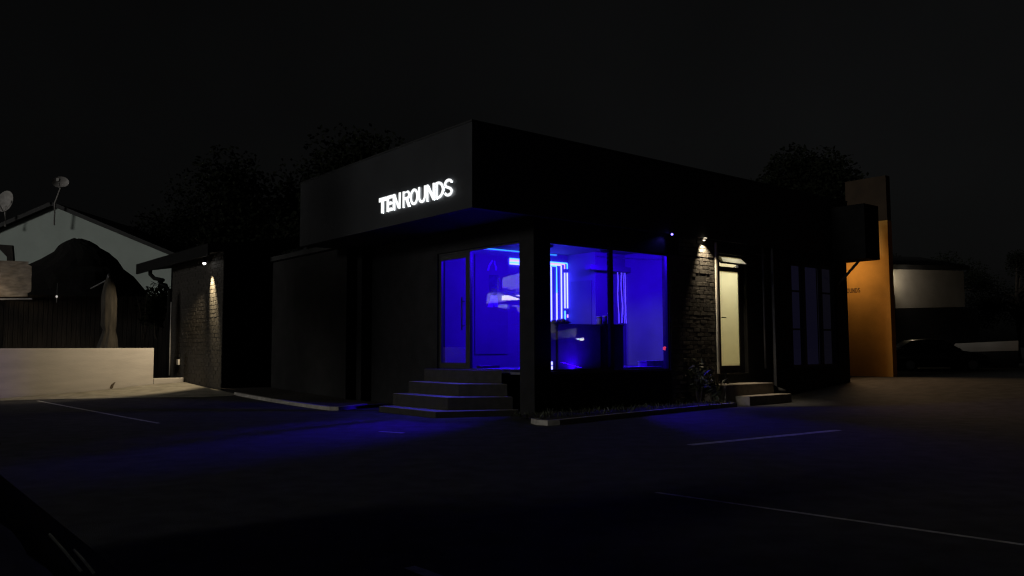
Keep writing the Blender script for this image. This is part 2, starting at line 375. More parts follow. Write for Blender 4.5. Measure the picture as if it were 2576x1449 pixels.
# side door, frosted, with its hopper light open above
df = BB()
for v0, v1, z0, z1 in ((6.6, 6.90, .80, 4.08), (7.77, 7.97, .80, 4.08), (6.90, 7.77, .80, 1.0), (6.90, 7.77, 3.62, 3.745), (6.90, 7.77, 4.03, 4.08)): df.box(.12, .19, v0, v1, z0, z1)
sdoor = df.build('side_door', M['black_metal'], gym)
m = BB(); m.box(.15, .156, 6.90, 7.77, 1.0, 3.62); m.build('frosted_pane', M['frosted'], sdoor)
m = BB(); m.tube([(.14, 6.97, 2.33), (.08, 6.97, 2.33), (.08, 7.09, 2.33)], .012, 8); m.build('lever_handle', M['black_metal'], sdoor)
a = radians(44); ca, sa = cos(a), sin(a)
fl = BB(); hz0, hu0, LN = 4.04, .10, .33
def fan(v, s, t): return (hu0 - s * sa + t * ca, v, hz0 - s * ca - t * sa)
for v0, v1, s0, s1 in ((6.62, 6.66, 0, LN), (7.86, 7.90, 0, LN), (6.66, 7.86, 0, .035), (6.66, 7.86, LN - .035, LN)):
    fl.add([fan(v, s, t) for v in (v0, v1) for s in (s0, s1) for t in (-.018, .018)], [(0, 1, 3, 2), (4, 6, 7, 5), (0, 4, 5, 1), (2, 3, 7, 6), (0, 2, 6, 4), (1, 5, 7, 3)])
fo = fl.build('hopper_window', M['black_metal'], gym)
m = BB(); m.add([fan(v, s, 0) for v, s in ((6.66, .035), (7.86, .035), (7.86, LN - .035), (6.66, LN - .035))], [(0, 1, 2, 3)]); m.build('hopper_pane', M['frosted'], fo, recalc=False)
m = BB(); m.tube([fan(7.55, LN - .03, .02), (.13, 7.55, 3.74)], .012, 6); m.build('window_stay', M['black_metal'], fo)
m = BB(); m.box(-.05, .0, 6.52, 6.585, .80, 4.36); m.build('door_trim', mat('trim_paint', (.55, .53, .47), .6, .2, 5.), gym, bevel=.004)
m = BB(); m.box(-.02, .12, 6.6, 7.99, .76, .80); m.build('door_sill', M['step'], gym, bevel=.004)
# room behind the side door
m = BB(); m.box(.25, .26, 6.25, 6.6, .5, 4.4); m.box(.3, 2.2, 6.2, 6.25, .5, 4.4); m.box(.3, 2.2, 8.3, 8.35, .5, 4.4); m.box(2.2, 2.25, 6.2, 8.35, .5, 4.4); m.box(.26, 2.2, 6.25, 8.3, .5, .55); m.box(.26, 2.2, 6.25, 8.3, 4.36, 4.4)
m.build('side_room', mat('side_room_paint', (.72, .66, .46), .8, .05, 2.), gym)
# right-hand window with violet curtains
wf = BB()
vs_ = [10.27, 10.36, 10.95, 11.10, 11.95, 12.08, 12.78, 12.88]
for v0, v1 in ((10.27, 10.36), (10.98, 11.12), (11.98, 12.10), (12.79, 12.88)): wf.box(.05, .13, v0, v1, .88, 4.07)
for v0, v1 in ((10.36, 10.98), (11.12, 11.98), (12.10, 12.79)):
    for z0, z1 in ((.88, .97), (3.98, 4.07)): wf.box(.05, .13, v0, v1, z0, z1)
for v0, v1 in ((10.36, 10.98), (12.10, 12.79)):
    for z0 in (2.02, 3.18): wf.box(.06, .12, v0, v1, z0, z0 + .05)
w2 = wf.build('curtained_window', M['black_metal'], gym)
for v0, v1, k in ((10.36, 10.98, 'curtain'), (11.12, 11.98, 'curtain'), (12.10, 12.79, 'curtain_dim')):
    m = BB(); n = 24
    for i in range(n + 1):
        v = lerp(v0 - .03, v1 + .03, i / n); uu = .2 + .025 * sin(i * 1.7) + random.uniform(-.006, .006)
        m.v += [B(uu, v, .97), B(uu, v, 4.)]
        if i: m.f.append((2 * i - 2, 2 * i, 2 * i + 1, 2 * i - 1))
    m.build('curtain', M[k], w2, smooth=True, recalc=False)
    m = BB(); m.add([(.09, v0, .97), (.09, v1, .97), (.09, v1, 3.98), (.09, v0, 3.98)], [(0, 1, 2, 3)]); m.build('window_pane', M['glass'], w2, recalc=False)
m = BB(); m.box(-.05, .0, 10.2, 12.95, .82, .875); m.build('window_sill', M['black_plaster'], gym, bevel=.005)
# box canopy at the far end, with a brace; unseen end slab added to cut off the flood light
m = BB(); m.box(-1.2, -.11, 12.5, 13.4, 4.23, 5.94); m.build('box_canopy', mat('canopy_black', (.006,.006,.006), .9, .2, 4., spec=.05), gym)
m = BB(); m.tube([(-.74, 13.0, 4.24), (.0, 13.0, 3.52)], .045, 8); m.build('canopy_brace', M['black_metal'], gym)
m = BB(); m.box(-.04, 4.5, 13.56, 15.12, 4.63, 4.8); m.build('added_light_cutoff', M['roof_sheet'], gym)
# pipes
m = BB(); m.tube([(-.07, 9.15, 4.4), (-.07, 9.15, .42), (-.16, 9.22, .30), (-.3, 9.3, .24)], .05, 10); m.build('downpipe', M['pipe'], gym, smooth=True)
m = BB(); m.tube([(-.05, 8.72, 4.4), (-.05, 8.72, .9)], .03, 8); m.build('conduit', M['pipe'], gym, smooth=True)
for vv in (-.16,):
    m = BB(); m.tube([(7.44, vv, 4.41), (7.44, vv, 0)], .045, 8); m.build('downpipe', M['black_metal'], gym, smooth=True)
m = BB(); m.box(-.018, 0, 8.45, 8.95, 4.16, 4.19); m.build('conduit', M['pipe'], gym)
# interior shell
m = BB()
m.box(4., 4.1, .25, 4.8, 1., 4.25); m.box(2.85, 4.1, 4.8, 4.9, 1., 4.25); m.box(2.85, 2.95, 4.9, 6.05, 1., 4.25); m.box(.25, 2.95, 6.05, 6.15, 1., 4.25)
m.build('interior_wall', M['interior'], gym)
m = BB(); m.box(.25, 4.1, .25, 6.15, .9, 1.); m.build('interior_floor', M['floor'], gym)
m = BB(); m.box(.25, 4.1, .25, 6.15, 4.25, 4.3); m.build('interior_ceiling', M['interior'], gym)
BZ0 = hu((2030 + 785 / 3.623) / 1.4907, (880 + 478 / 3.623) / 1.4907, 2.62)[2]; BZ1 = BZ0 + .14
m = BB(); m.box(2.62, 2.85, 4.40, 6.05, BZ0, BZ1); m.build('interior_bulkhead', M['interior'], gym)
m = BB(); m.box(3.0, 4.0, 4.78, 4.799, 1.0, 3.45); m.build('interior_niche', M['interior_dark'], gym)

# ------------------------------------------------------------------ illuminated sign
sign = thing('shop_sign', B(2.1, -1.77, 4.75), 'white backlit sign reading TEN ROUNDS on the charcoal fascia', 'sign')
Z0, Z1 = 4.768, 5.148
def arc(cx, cz, rx, rz, a0, a1, n=12): return [(cx + rx * cos(radians(lerp(a0, a1, i / n))), cz + rz * sin(radians(lerp(a0, a1, i / n)))) for i in range(n + 1)]
def glyph(ch, w, h, t):
    """strokes (points, closed) inside 0..w, 0..h for a stroke width t"""
    a, b, c, d = t / 2, w - t / 2, t / 2, h - t / 2
    if ch == 'T': return [([(0, d), (w, d)], 0), ([(w / 2, 0), (w / 2, h - t * .9)], 0)]
    if ch == 'E': return [([(a, 0), (a, h)], 0), ([(t * .9, d), (w, d)], 0), ([(t * .9, h / 2), (w * .88, h / 2)], 0), ([(t * .9, c), (w, c)], 0)]
    if ch == 'N': return [([(a, 0), (a, h)], 0), ([(b, 0), (b, h)], 0), ([(a * .9, h - t * .25), (w - a * .9, t * .25)], 0)]
    if ch == 'R':
        r = (h * .54 - t) / 2; zc = d - r
        return [([(a, 0), (a, h)], 0), ([(t * .9, d), (w - r - a, d)] + arc(b - r, zc, r, r, 90, -90) + [(t * .9, d - 2 * r)], 0), ([(w * .5, d - 2 * r), (b, 0)], 0)]
    if ch == 'O':
        rx = (b - a) / 2; rz = rx * 1.15
        return [(arc(w / 2, d - rz, rx, rz, 0, 180) + arc(w / 2, c + rz, rx, rz, 180, 360), 1)]
    if ch == 'U':
        rx = (b - a) / 2; rz = rx * 1.15
        return [([(a, h)] + arc(w / 2, c + rz, rx, rz, 180, 360) + [(b, h)], 0)]
    if ch == 'D':
        r = (b - a) * .72
        return [([(a, 0), (a, h)], 0), ([(t * .9, d), (b - r, d)] + arc(b - r, d - r, r, r, 90, 0, 6) + arc(b - r, c + r, r, r, 0, -90, 6) + [(t * .9, c)], 0)]
    if ch == 'S':
        rx = (b - a) / 2; r1 = (d - c) / 4
        return [(arc(w / 2, d - r1 * .98, rx, r1, 15, 180, 10) + [(w * .26, h * .57), (w * .74, h * .43)] + arc(w / 2, c + r1 * .98, rx, r1, 0, -165, 10), 0)]
def letter(ch, u_left, u_right, z0, h, t, name, material, parent, plane, depth, halo=None):
    m = BB(); w_ = abs(u_left - u_right)
    for i, (pts, cl) in enumerate(glyph(ch, w_, h, t)):
        if cl: pts = pts[:-1] if pts[0] == pts[-1] else pts
        m.ribbon([(p[0], p[1] + z0) for p in pts], t, lambda x, z, d: plane(u_left, x, z, d), depth, i * .0035, bool(cl))
    o = m.build(name, material, parent)
    if halo:
        m = BB()
        for i, (pts, cl) in enumerate(glyph(ch, w_, h, t)):
            if cl: pts = pts[:-1] if pts[0] == pts[-1] else pts
            m.ribbon([(p[0], p[1] + z0) for p in pts], t * .32, lambda x, z, d: plane(u_left, x, z, d), .002, -.010 - i * .003, bool(cl))
        m.build('backlight', halo, o)
    return o
sp = lambda ul, x, z, d: (ul - x, -1.797 - d, z)
H_ = Z1 - Z0
letter('T', 3.625, 3.305, Z0, H_, .10, 'letter', M['sign'], sign, sp, .02, M['halo'])
letter('E', 3.265, 3.02, Z0, H_, .078, 'letter', M['sign'], sign, sp, .02, M['halo'])
m = BB()
m.ribbon([(0.04, Z0), (.04, Z1)], .08, lambda x, z, d: sp(2.97, x, z, d), .03)
m.ribbon([(.065, Z1 - .03), (.255, Z0 + .03)], .05, lambda x, z, d: sp(2.97, x, z, d), .03, .0035)
m.prism([(2.702, -1.805, Z1), (2.630, -1.805, Z1), (2.645, -1.805, Z0), (2.710, -1.805, Z0)], (0, -.02, 0))
o = m.build('letter', M['sign'], sign)
m = BB(); m.ribbon([(0.05, Z0), (.05, Z1)], .03, lambda x, z, d: sp(2.985, x, z, d), .002, -.010); m.build('backlight', M['halo'], o)
if 0: m = BB(); m.prism([(2.585, -1.80, Z1 + .006), (2.563, -1.80, Z1 + .006), (2.77, -1.80, Z0 - .008), (2.776, -1.80, Z0 - .008)], (0, -.02, 0)); m.build('slash', M['sign'], sign)
for ch, a_, b_ in (('R', 2.545, 2.245), ('O', 2.225, 1.905), ('U', 1.885, 1.585), ('N', 1.545, 1.235), ('D', 1.18, .875), ('S', .86, .55)):
    letter(ch, a_, b_, Z0, H_, .058, 'letter', M['sign'], sign, sp, .02, M['halo'])
m = BB()
for u0, u1 in ((3.6, 2.62), (2.5, .58)):
    for zz in (4.86, 5.05): m.box(u1, u0, -1.777, -1.77, zz, zz + .02)
m.build('mounting_rail', M['black_metal'], sign)

# ------------------------------------------------------------------ inside the gym
# cove and wall LEDs on the back wall
t = thing('cove_light', B(3.97, 2.2, 4.2), 'cyan blue light strip along the ceiling edge above the poster', 'light')
m = BB(); m.box(3.955, 3.985, .3, 4.34, 4.215, 4.235); m.build('diffuser', M['cove'], t)
m = BB(); m.box(3.987, 3.999, .3, 4.36, 4.19, 4.245); m.build('channel', M['pale'], t)
U1 = 3.97
v_start = hu(1282.5, 656, U1)[1]
vx = [(2030 + x / 3.623) / 1.4907 for x in (138, 211, 275, 321, 356)]
ztop = hu(1388, (880 + 440 / 3.623) / 1.4907, U1)[2]
zend = hu(1390, (880 + 1232 / 3.623) / 1.4907, U1)[2]
names = ['innermost blue white light tube beside the column, turning down the back wall', 'second light tube from the column on the back wall, with a cyan upper half',
         'middle unbroken light tube on the back wall', 'fourth light tube from the column, broken into three pieces', 'outermost light tube, broken, with a short pink lowest piece']
for k in range(5):
    vk = hu(vx[k], 760, U1)[1]; zk = ztop + .036 * k
    t = thing('light_tube', B(U1, vk, zend), names[k], 'light tube', 'bent light tubes on the back wall')
    rr = .021
    if k < 3:
        m = BB()
        if k == 1:
            zm = hu(vx[1], (880 + 790 / 3.623) / 1.4907, U1)[2]
            m.tube([(U1, vk, zend), (U1, vk, zm)], rr, 8); m.build('tube', M['led'], t, smooth=True)
            m = BB(); m.tube([(U1, vk, zm + .002), (U1, vk, zk), (U1, v_start, zk)], rr * .95, 8); m.build('tube', M['led_cyan'], t, smooth=True)
        else:
            m.tube([(U1, vk, zend), (U1, vk, zk - .01), (U1, vk - .01, zk), (U1, v_start, zk)], rr, 8); m.build('tube', M['led'], t, smooth=True)
    else:
        yy = lambda y: hu(vx[k], (880 + y / 3.623) / 1.4907, U1)[2]
        segs = [(1195, 1035, 'led_cyan'), (1000, 518, 'led'), (466, 0, 'led_pink' if k == 3 else 'led_cyan')] if k == 3 else [(1128, 1085, 'led_pink'), (1000, 518, 'led'), (466, 0, 'led_cyan')]
        for a_, b_, mm in segs:
            m = BB()
            if b_: m.tube([(U1, vk, yy(a_)), (U1, vk, yy(b_))], rr, 8)
            else: m.tube([(U1, vk, yy(a_)), (U1, vk, zk - .01), (U1, vk - .01, zk), (U1, v_start, zk)], rr * .9, 8)
            m.build('tube', M[mm], t, smooth=True)
# boxer poster
pv0 = hu(1195, 700, 3.97)[1]; pv1 = v_start - .08; pz1 = hu(1230, 642, 3.97)[2]
t = thing('wall_poster', B(3.97, pv0, 1.3), 'large dark poster of a boxer with both arms raised, on the wall behind the entrance', 'poster')
m = BB(); m.box(3.965, 3.998, pv0, pv1, 1.35, pz1); m.build('panel', M['poster'], t)
def pp(x, y, d=.0): q = hu((1620 + x / 4.261) / 1.4907, (890 + y / 4.261) / 1.4907, 3.962 - d); return q
def flat(name, pts, mm, par, d): m = BB(); m.prism([pp(x, y, d) for x, y in pts], (-.003, 0, 0)); return m.build(name, M[mm], par)
flat('raised_arm', [(880, 530), (905, 440), (935, 395), (962, 358), (975, 380), (950, 420), (925, 460), (912, 530)], 'ink', t, 0)
flat('raised_arm', [(985, 385), (1000, 370), (1015, 385), (1012, 430), (1040, 480), (1038, 532), (1010, 530), (1005, 450), (990, 420)], 'ink', t, 0)
flat('torso', [(915, 600), (1060, 600), (1075, 700), (1050, 830), (1030, 930), (940, 930), (915, 830), (905, 700)], 'ink_dark', t, .0)
flat('belt', [(938, 930), (1040, 930), (1045, 1000), (985, 985), (930, 1000)], 'ink', t, .0)
flat('shorts', [(928, 1004), (985, 990), (1048, 1004), (1060, 1110), (1000, 1115), (990, 1060), (975, 1118), (885, 1115)], 'ink', t, .0)
# glowing lines standing in for the light tubes' reflections on the side pier
for k, (x, y0, y1, lab) in enumerate(((1035, 470, 1205, 'leftmost wavy violet painted tube reflection on the side pier'), (1083, 462, 1200, 'wavy violet painted tube reflection second from the mullion on the pier'), (1113, 470, 1205, 'faint thin painted tube reflection in the middle of the bunch on the pier'), (1134, 452, 1205, 'straightest violet painted tube reflection near the pier edge'), (1158, 560, 1205, 'rightmost wavy painted tube reflection hanging down the pier edge'))):
    q0 = hu((2030 + x / 3.623) / 1.4907, (880 + y0 / 3.623) / 1.4907, 2.82); q1 = hu((2030 + (x + 18) / 3.623) / 1.4907, (880 + y1 / 3.623) / 1.4907, 2.82)
    path = []
    for i in range(25):
        f = i / 24; path.append((2.82, lerp(q0[1], q1[1], f) + .014 * sin(f * 9 + k * 2) * (k != 3) + random.uniform(-.003, .003), lerp(q0[2], q1[2], f)))
    m = BB(); m.tube(path, .0075 if k != 2 else .004, 6)
    tag(m.build('tube_reflection', M['reflected'], smooth=True), lab, 'rope light', 'painted tube reflections on the side pier')
# sagging cable under the ceiling
pts = []
for x, y in ((745, 300), (945, 306), (1125, 321), (1340, 336), (1500, 344), (1712, 337)):
    q = hu((2030 + x / 3.623) / 1.4907, (880 + y / 3.623) / 1.4907, .8); pts.append(q)
m = BB(); m.tube(pts, .008, 6); tag(m.build('hanging_cable', M['pale'], smooth=True), 'pale cable slung under the ceiling across the display window', 'cable')
# reception desk, cabinet and what stands on them
t = thing('reception_desk', B(.6, 1.8, 1.), 'dark reception desk close behind the display window', 'desk')
m = BB(); m.box(.38, .95, 1.06, 2.46, 1., 2.03); m.build('desk_front', M['desk'], t, bevel=.005)
m = BB(); m.box(.34, 1.0, 1.04, 2.47, 2.032, 2.07); m.build('counter_top', M['desk'], t, bevel=.004)
m = BB(); m.box(.42, .95, .45, 1.03, 1., 1.86); m.build('low_counter', M['desk'], t, bevel=.004)
t = thing('black_cabinet', B(.5, 2.8, 1.), 'matt black cabinet at the right end of the reception desk', 'cabinet')
m = BB(); m.box(.28, .85, 2.50, 3.16, 1., 2.05); m.build('body', M['cabinet'], t, bevel=.006)
m = BB(); m.box(.26, .87, 2.48, 3.18, 2.052, 2.08); m.build('top', M['cabinet'], t, bevel=.004)
m = BB(); m.box(.272, .28, 2.82, 2.84, 1.5, 1.68); m.build('handle', M['black_metal'], t)
def blob(m, c, r, seed, sq=(1, 1, 1)):
    rnd = random.Random(seed); n = 10; rows = 7; vs = []
    for i in range(rows):
        th = pi * (i + .02) / (rows - .96)
        for k in range(n):
            ph = 2 * pi * k / n; q = 1 + .12 * sin(3 * ph + seed) * sin(th) + rnd.uniform(-.05, .05)
            vs.append((c[0] + r * sq[0] * q * sin(th) * cos(ph), c[1] + r * sq[1] * q * sin(th) * sin(ph), c[2] + r * sq[2] * q * cos(th)))
    fs = [(i * n + k, i * n + (k + 1) % n, (i + 1) * n + (k + 1) % n, (i + 1) * n + k) for i in range(rows - 1) for k in range(n)] + [tuple(range(n)), tuple(range((rows - 1) * n, rows * n))]
    m.add(vs, fs)
for k, (v, r, lab) in enumerate(((1.13, .062, 'pale boxing glove at the left end of the pile on the desk'), (1.29, .07, 'pale boxing glove second from the left on the desk'), (1.42, .085, 'largest pale boxing glove on the desk'), (1.56, .06, 'small pale boxing glove at the right end of the pile on the desk'))):
    t = thing('boxing_glove', B(.6, v, 2.07), lab, 'boxing glove', 'boxing gloves piled on the desk')
    m = BB(); blob(m, (.6, v, 2.07 + r * .8), r, k, (1, 1.1, .8)); m.build('mitt', M['glove'], t, smooth=True)
    m = BB(); blob(m, (.54, v + r * .5, 2.07 + r * .75), r * .42, k + 9, (1, 1.3, .8)); m.build('thumb', M['glove'], t, smooth=True)
    m = BB(); m.lathe([(r * .55, 0), (r * .6, r * .5), (r * .58, r * .9)], (.68, v, 2.07), 10); m.build('cuff', M['glove'], t, smooth=True)
def desk_v(x, u=.6): return hu((2030 + x / 3.623) / 1.4907, 800, u)[1]
for x, hh, r, lid, lab in ((788, .20, .075, 1, 'wide lidded jar on the desk'), (865, .22, .06, 0, 'rounded pale tub on the desk between jar and mullion'), (930, .30, .055, 1, 'tall bottle on the desk behind the mullion')):
    v = desk_v(x); t = thing('desk_jar', B(.6, v, 2.07), lab, 'jar', 'jars on the desk')
    m = BB(); m.lathe([(r * .9, 0), (r, .02), (r, hh * .75), (r * .7, hh * .88), (r * .7, hh * .9)], (.6, v, 2.071), 16); m.build('body', M['jar'], t, smooth=True)
    m = BB(); m.lathe([(r * .95, 0), (r * 1.02, .01), (r * 1.02, hh * .12), (r * .9, hh * .14)], (.6, v, 2.071 + hh * .9), 16); m.build('lid', M['pale'], t, smooth=True)
q0 = hu((2030 + 1435 / 3.623) / 1.4907, (1200 + 628 / 3.623) / 1.4907, .55); q1 = hu((2030 + 1690 / 3.623) / 1.4907, (1200 + 552 / 3.623) / 1.4907, .55)
t = thing('storage_box', B(.6, q0[1], 1.), 'low pale box on the floor at the right end of the display window', 'box')
m = BB(); m.box(.55, .85, q0[1], q1[1], 1., q1[2] - .03); m.build('body', M['pale'], t, bevel=.006)
m = BB(); m.box(.54, .86, q0[1] - .01, q1[1] + .01, q1[2] - .028, q1[2]); m.build('lid', M['pale'], t, bevel=.004)
m = BB(); m.box(.26, .52, 3.2, 4.55, 1.001, 1.03); tag(m.build('floor_mat', M['pale'], bevel=.004), 'pale floor mat in front of the low box in the display window', 'mat')
q = hu((2030 + 152 / 3.623) / 1.4907, 900, .2)
t = thing('floor_lamp', B(.22, q[1], 1.), 'tiny blue lamp on the floor in the bottom left corner of the display window', 'lamp')
m = BB(); m.box(.20, .24, q[1] - .03, q[1] + .03, 1., 1.02); m.build('base', M['black_metal'], t)
m = BB(); m.tube([(.22, q[1], 1.02), (.22, q[1], 1.10)], .018, 8); m.tube([(.22, q[1], 1.12), (.22, q[1], 1.2)], .018, 8); m.build('bulb', emission('small_blue_lamp', (.2, .2, 1.), 5.), t)
# ceiling floods on a swivel, turned to the back walls
for k, (p, q, lab) in enumerate((((1.2, 1.5, 4.06), (4., 2.1, 2.3), 'blue ceiling flood turned to the poster wall'), ((1.1, 3.4, 4.06), (2.85, 5.7, 2.1), 'blue ceiling flood turned to the side pier'))):
    t = thing('ceiling_flood', B(p[0], p[1], 4.25), lab, 'ceiling light', 'blue ceiling floods')
    d = (Vector(q) - Vector(p)).normalized(); a_ = Vector(p) - d * .16; b_ = Vector(p) - d * .02
    m = BB(); m.tube([tuple(a_), tuple(b_)], [.09, .15], 14); m.build('housing', M['black_metal'], t)
    m = BB(); m.tube([(a_.x, a_.y, 4.249), (a_.x, a_.y, a_.z + .05)], .02, 8); m.build('stem', M['black_metal'], t)
    area('blue_flood', B(*p), B(*q), 310 if k == 0 else 330, (.028, .0, 1.), .25, .25, t)
t = thing('floor_light_bar', B(.20, 1.5, 1.), 'slim blue light bar on the floor between display window and desk', 'floor light')
m = BB(); m.box(.16, .24, .7, 2.4, 1.0, 1.02); m.build('housing', M['black_metal'], t)
area('blue_bar', B(.20, 1.5, 1.03), B(.36, 1.5, 1.9), 17, (.03, .0, 1.), .06, 1.6, t)
t = bpy.data.objects['light_tube']
area('added_door_pool', B(3.86, 4.35, 2.95), B(1.1, -2.7, 0.), 62, (.035, .0, 1.), .6, .9, t, radians(26))  # unseen area light added to throw the blue pool before the entrance
area('added_window_pool', B(2.70, 5.0, 2.7), B(-2.6, 2.6, 0.), 13, (.035, .0, 1.), .3, .9, t, radians(36))  # second unseen light, added for the ground outside the display window
t = thing('added_tread_light', B(2.4, .55, 4.22), 'added blue downlight just inside the glass entrance, brightening the treads', 'ceiling light')
m = BB(); m.lathe([(.09, 0), (.1, .02), (.1, .04)], (2.4, .55, 4.209), 16); m.build('housing', M['black_metal'], t)  # lamp added to turn the step treads blue
area('added_tread_glow', B(2.4, .55, 4.2), B(2.3, -.75, .6), 30, (.08, .07, 1.), .5, .1, t, radians(52))
# low blue wash shining out under the soffit
t = thing('blue_wash_light', B(3.2, 1.2, 1.), 'blue uplight bar on the floor inside the entrance', 'lamp')
m = BB(); m.box(3.1, 3.3, .9, 1.5, 1.0, 1.06); m.build('housing', M['black_metal'], t)
area('blue_uplight', B(3.2, 1.2, 1.075), B(2.2, .6, 4.2), 9, (.03, .0, 1.), .5, .15, t)
# lamp in the side room
t = thing('side_room_lamp', B(1.2, 7.3, 4.36), 'warm ceiling lamp in the room behind the frosted side door', 'ceiling light')
m = BB(); m.lathe([(.2, 0), (.2, .03), (.16, .05)], (1.2, 7.3, 4.3), 20); m.build('housing', M['pale'], t)
area('side_room_light', B(1.1, 7.3, 4.29), B(.5, 7.3, 2.), 34, (1., .96, .84), .4, .4, t)

# ------------------------------------------------------------------ steps
t = thing('entrance_steps', B(2.2, -1., 0), 'wide dark stone steps up to the glass entrance, edges lit blue', 'steps')
SP = [(3.72, 1.30, .54, -1.72, -.2, .13), (3.84, 1.50, .74, -1.26, .13, .41), (3.82, 1.70, .94, -.82, .41, .69), (3.76, 1.90, 1.14, -.40, .69, 1.0)]
for k, (ul, ub, ur_, v0, z0, z1) in enumerate(SP):
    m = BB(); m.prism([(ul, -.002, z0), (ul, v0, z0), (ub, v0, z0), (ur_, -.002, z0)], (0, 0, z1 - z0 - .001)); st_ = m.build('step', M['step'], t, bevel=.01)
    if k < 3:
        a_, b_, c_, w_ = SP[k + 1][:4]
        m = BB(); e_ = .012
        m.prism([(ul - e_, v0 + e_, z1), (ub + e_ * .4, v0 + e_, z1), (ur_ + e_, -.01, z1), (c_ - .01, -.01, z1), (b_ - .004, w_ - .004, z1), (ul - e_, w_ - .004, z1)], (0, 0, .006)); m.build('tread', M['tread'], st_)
t = thing('side_steps', B(-.5, 7.2, 0), 'two brown concrete steps below the frosted side door', 'steps')
M['side_step'] = mat('side_step_concrete', (.19, .168, .145), .85, .25, 6., .3, 60.)
m = BB(); m.box(-.68, 0, 5.95, 8.15, -.2, .53); m.build('step', M['side_step'], t, bevel=.012)
m = BB(); m.box(-1.12, -.681, 6.35, 8.30, -.2, .24); m.build('step', M['side_step'], t, bevel=.012)

# ------------------------------------------------------------------ lamps on the walls
def wall_lamp(p_in, out, lab, down_target, pw, half):
    pass
# by the side door
t = thing('wall_lamp', B(0, 5.93, 4.44), 'small lit downlight on the black bricks beside the frosted door', 'wall lamp')
m = BB(); m.box(-.20, -.016, 5.86, 6.0, 4.385, 4.405); m.build('bracket', M['black_metal'], t)
m = BB(); m.lathe([(.05, 0), (.05, .012), (.03, .022)], (-.15, 5.93, 4.40), 16); m.build('lens', M['warm_bulb'], t, smooth=True)
m = BB(); m.lathe([(.032, 0), (.032, .02)], (-.10, 5.95, 4.352), 16); m.build('bulb', M['warm_bulb'], t)
spot('brick_spot', B(-.14, 5.93, 4.36), B(.03, 6.12, 3.65), 300, (1., .82, .55), radians(40), .9, .03, t)
spot('step_spot', B(-.20, 6.05, 4.34), B(-1.0, 7.6, .3), 420, (1., .80, .55), radians(17), 1., .03, t)
# blue status light
q = hu(1688, 589, -.1)
t = thing('security_camera', B(0, q[1], q[2]), 'small bracket camera with a glaring blue light under the fascia right of the display window', 'camera')
m = BB(); m.tube([(.0, q[1] + .05, q[2] + .02), (-.08, q[1] + .03, q[2])], .02, 8); m.build('bracket', M['black_metal'], t)
m = BB(); m.tube([(-.08, q[1] + .06, q[2] + .005), (-.17, q[1] - .05, q[2] - .015)], .035, 10); m.build('body', M['black_metal'], t, smooth=True)
m = BB(); blob(m, (-.18, q[1] - .06, q[2] - .018), .03, 1); m.build('lamp', M['blue_bulb'], t, smooth=True)
spot('camera_glow', B(-.17, q[1] - .08, q[2] - .03), B(0, q[1] - .35, q[2] - .35), 9., (.1, .08, 1.), radians(40), .9, .02, t)

# ------------------------------------------------------------------ left brick wing
VW = -2.2
wing = thing('brick_wing', B(13, VW, .2), 'low dark brick outbuilding with a lit lamp under its eave', 'building')
UR, UL = 12.98, 18.3
m = BB(); m.box(UR, UL, VW + .016, 1.5, -.1, 4.75); m.build('wall', M['mortar'], wing)
m = BB(); bricks(m, UR + .005, UL - .005, .0, 4.72, .34, .136, .016, lambda a, z, d: (a, VW + .0155 - d, z), 11)
m.build('brickwork', M['wing_brick'], wing)
m = BB(); m.box(UR - .02, UR, VW + .02, 1.5, -.1, 4.75); m.build('end_wall', M['block_plaster'], wing)
e0 = hv(345, 690, -2.7); e1 = hv(345, 662, -2.7)
zl = e0[2]; zt = zl + .42
m = BB(); m.box(UR - .1, e0[0], -2.75, -2.68, zl, zt - .02); m.build('gutter', M['gutter'], wing, bevel=.01)
m = BB(); m.prism([(UR - .1, -2.66, zl + .1), (UR - .1, -2.66, zl + .36), (UR - .1, 1.6, zl + 1.1), (UR - .1, 1.6, zl + .84)], (e0[0] - UR + .1, 0, 0)); m.build('roof', M['roof_sheet'], wing)
pa = [hv(x, y, VW - .3) for x, y in ((378, 678), (378, 690), (388, 700), (410, 705))] + [(UL + .35, VW - .3, hv(425, 709, VW - .3)[2]), (UL + .09, VW - .2, hv(428, 712, VW - .2)[2] - .05)]
m = BB(); m.tube(pa + [(UL + .06, VW - .07, pa[-1][2] - .2), (UL + .06, VW - .07, .4)], .075, 10); m.build('downpipe', M['gutter'], wing, smooth=True)
m = BB(); m.tube([(UL - .02, VW - .02, 3.3), (UL - .02, VW - .02, .55)], .022, 8); m.build('conduit', mat('bright_conduit', (.5, .48, .45), .4, .2, 8., spec=.6), wing, smooth=True)
q = hv(448, 911, VW - .03)
m = BB(); m.box(q[0] - .11, q[0] + .11, VW - .06, VW - .005, q[2] - .1, q[2] + .1); m.build('switch_box', M['switch'], wing, bevel=.008)
q = hv(514, 660, VW - .2)
t = thing('wall_lamp', B(q[0], VW, q[2]), 'glaring spotlight high on the dark brick outbuilding', 'wall lamp')
m = BB(); m.tube([(q[0] + .1, VW - .01, q[2] + .25), (q[0] + .1, VW - .22, q[2] + .28), (q[0], VW - .22, q[2] + .1)], .02, 8); m.build('bracket', M['pipe'], t)
m = BB(); m.tube([(q[0] + .02, VW - .2, q[2] + .16), (q[0] - .02, VW - .2, q[2] - .02)], [.05, .085], 14); m.build('shade', M['black_metal'], t, smooth=True)
m = BB(); blob(m, (q[0] - .02, VW - .21, q[2] - .03), .05, 2); m.build('bulb', M['white_bulb'], t, smooth=True)
spot('wing_spot', B(q[0] - .10, VW - .30, q[2] - .10), B(q[0] - .30, VW + .05, q[2] - 1.05), 2300, (1., .80, .48), radians(19), .9, .02, t)
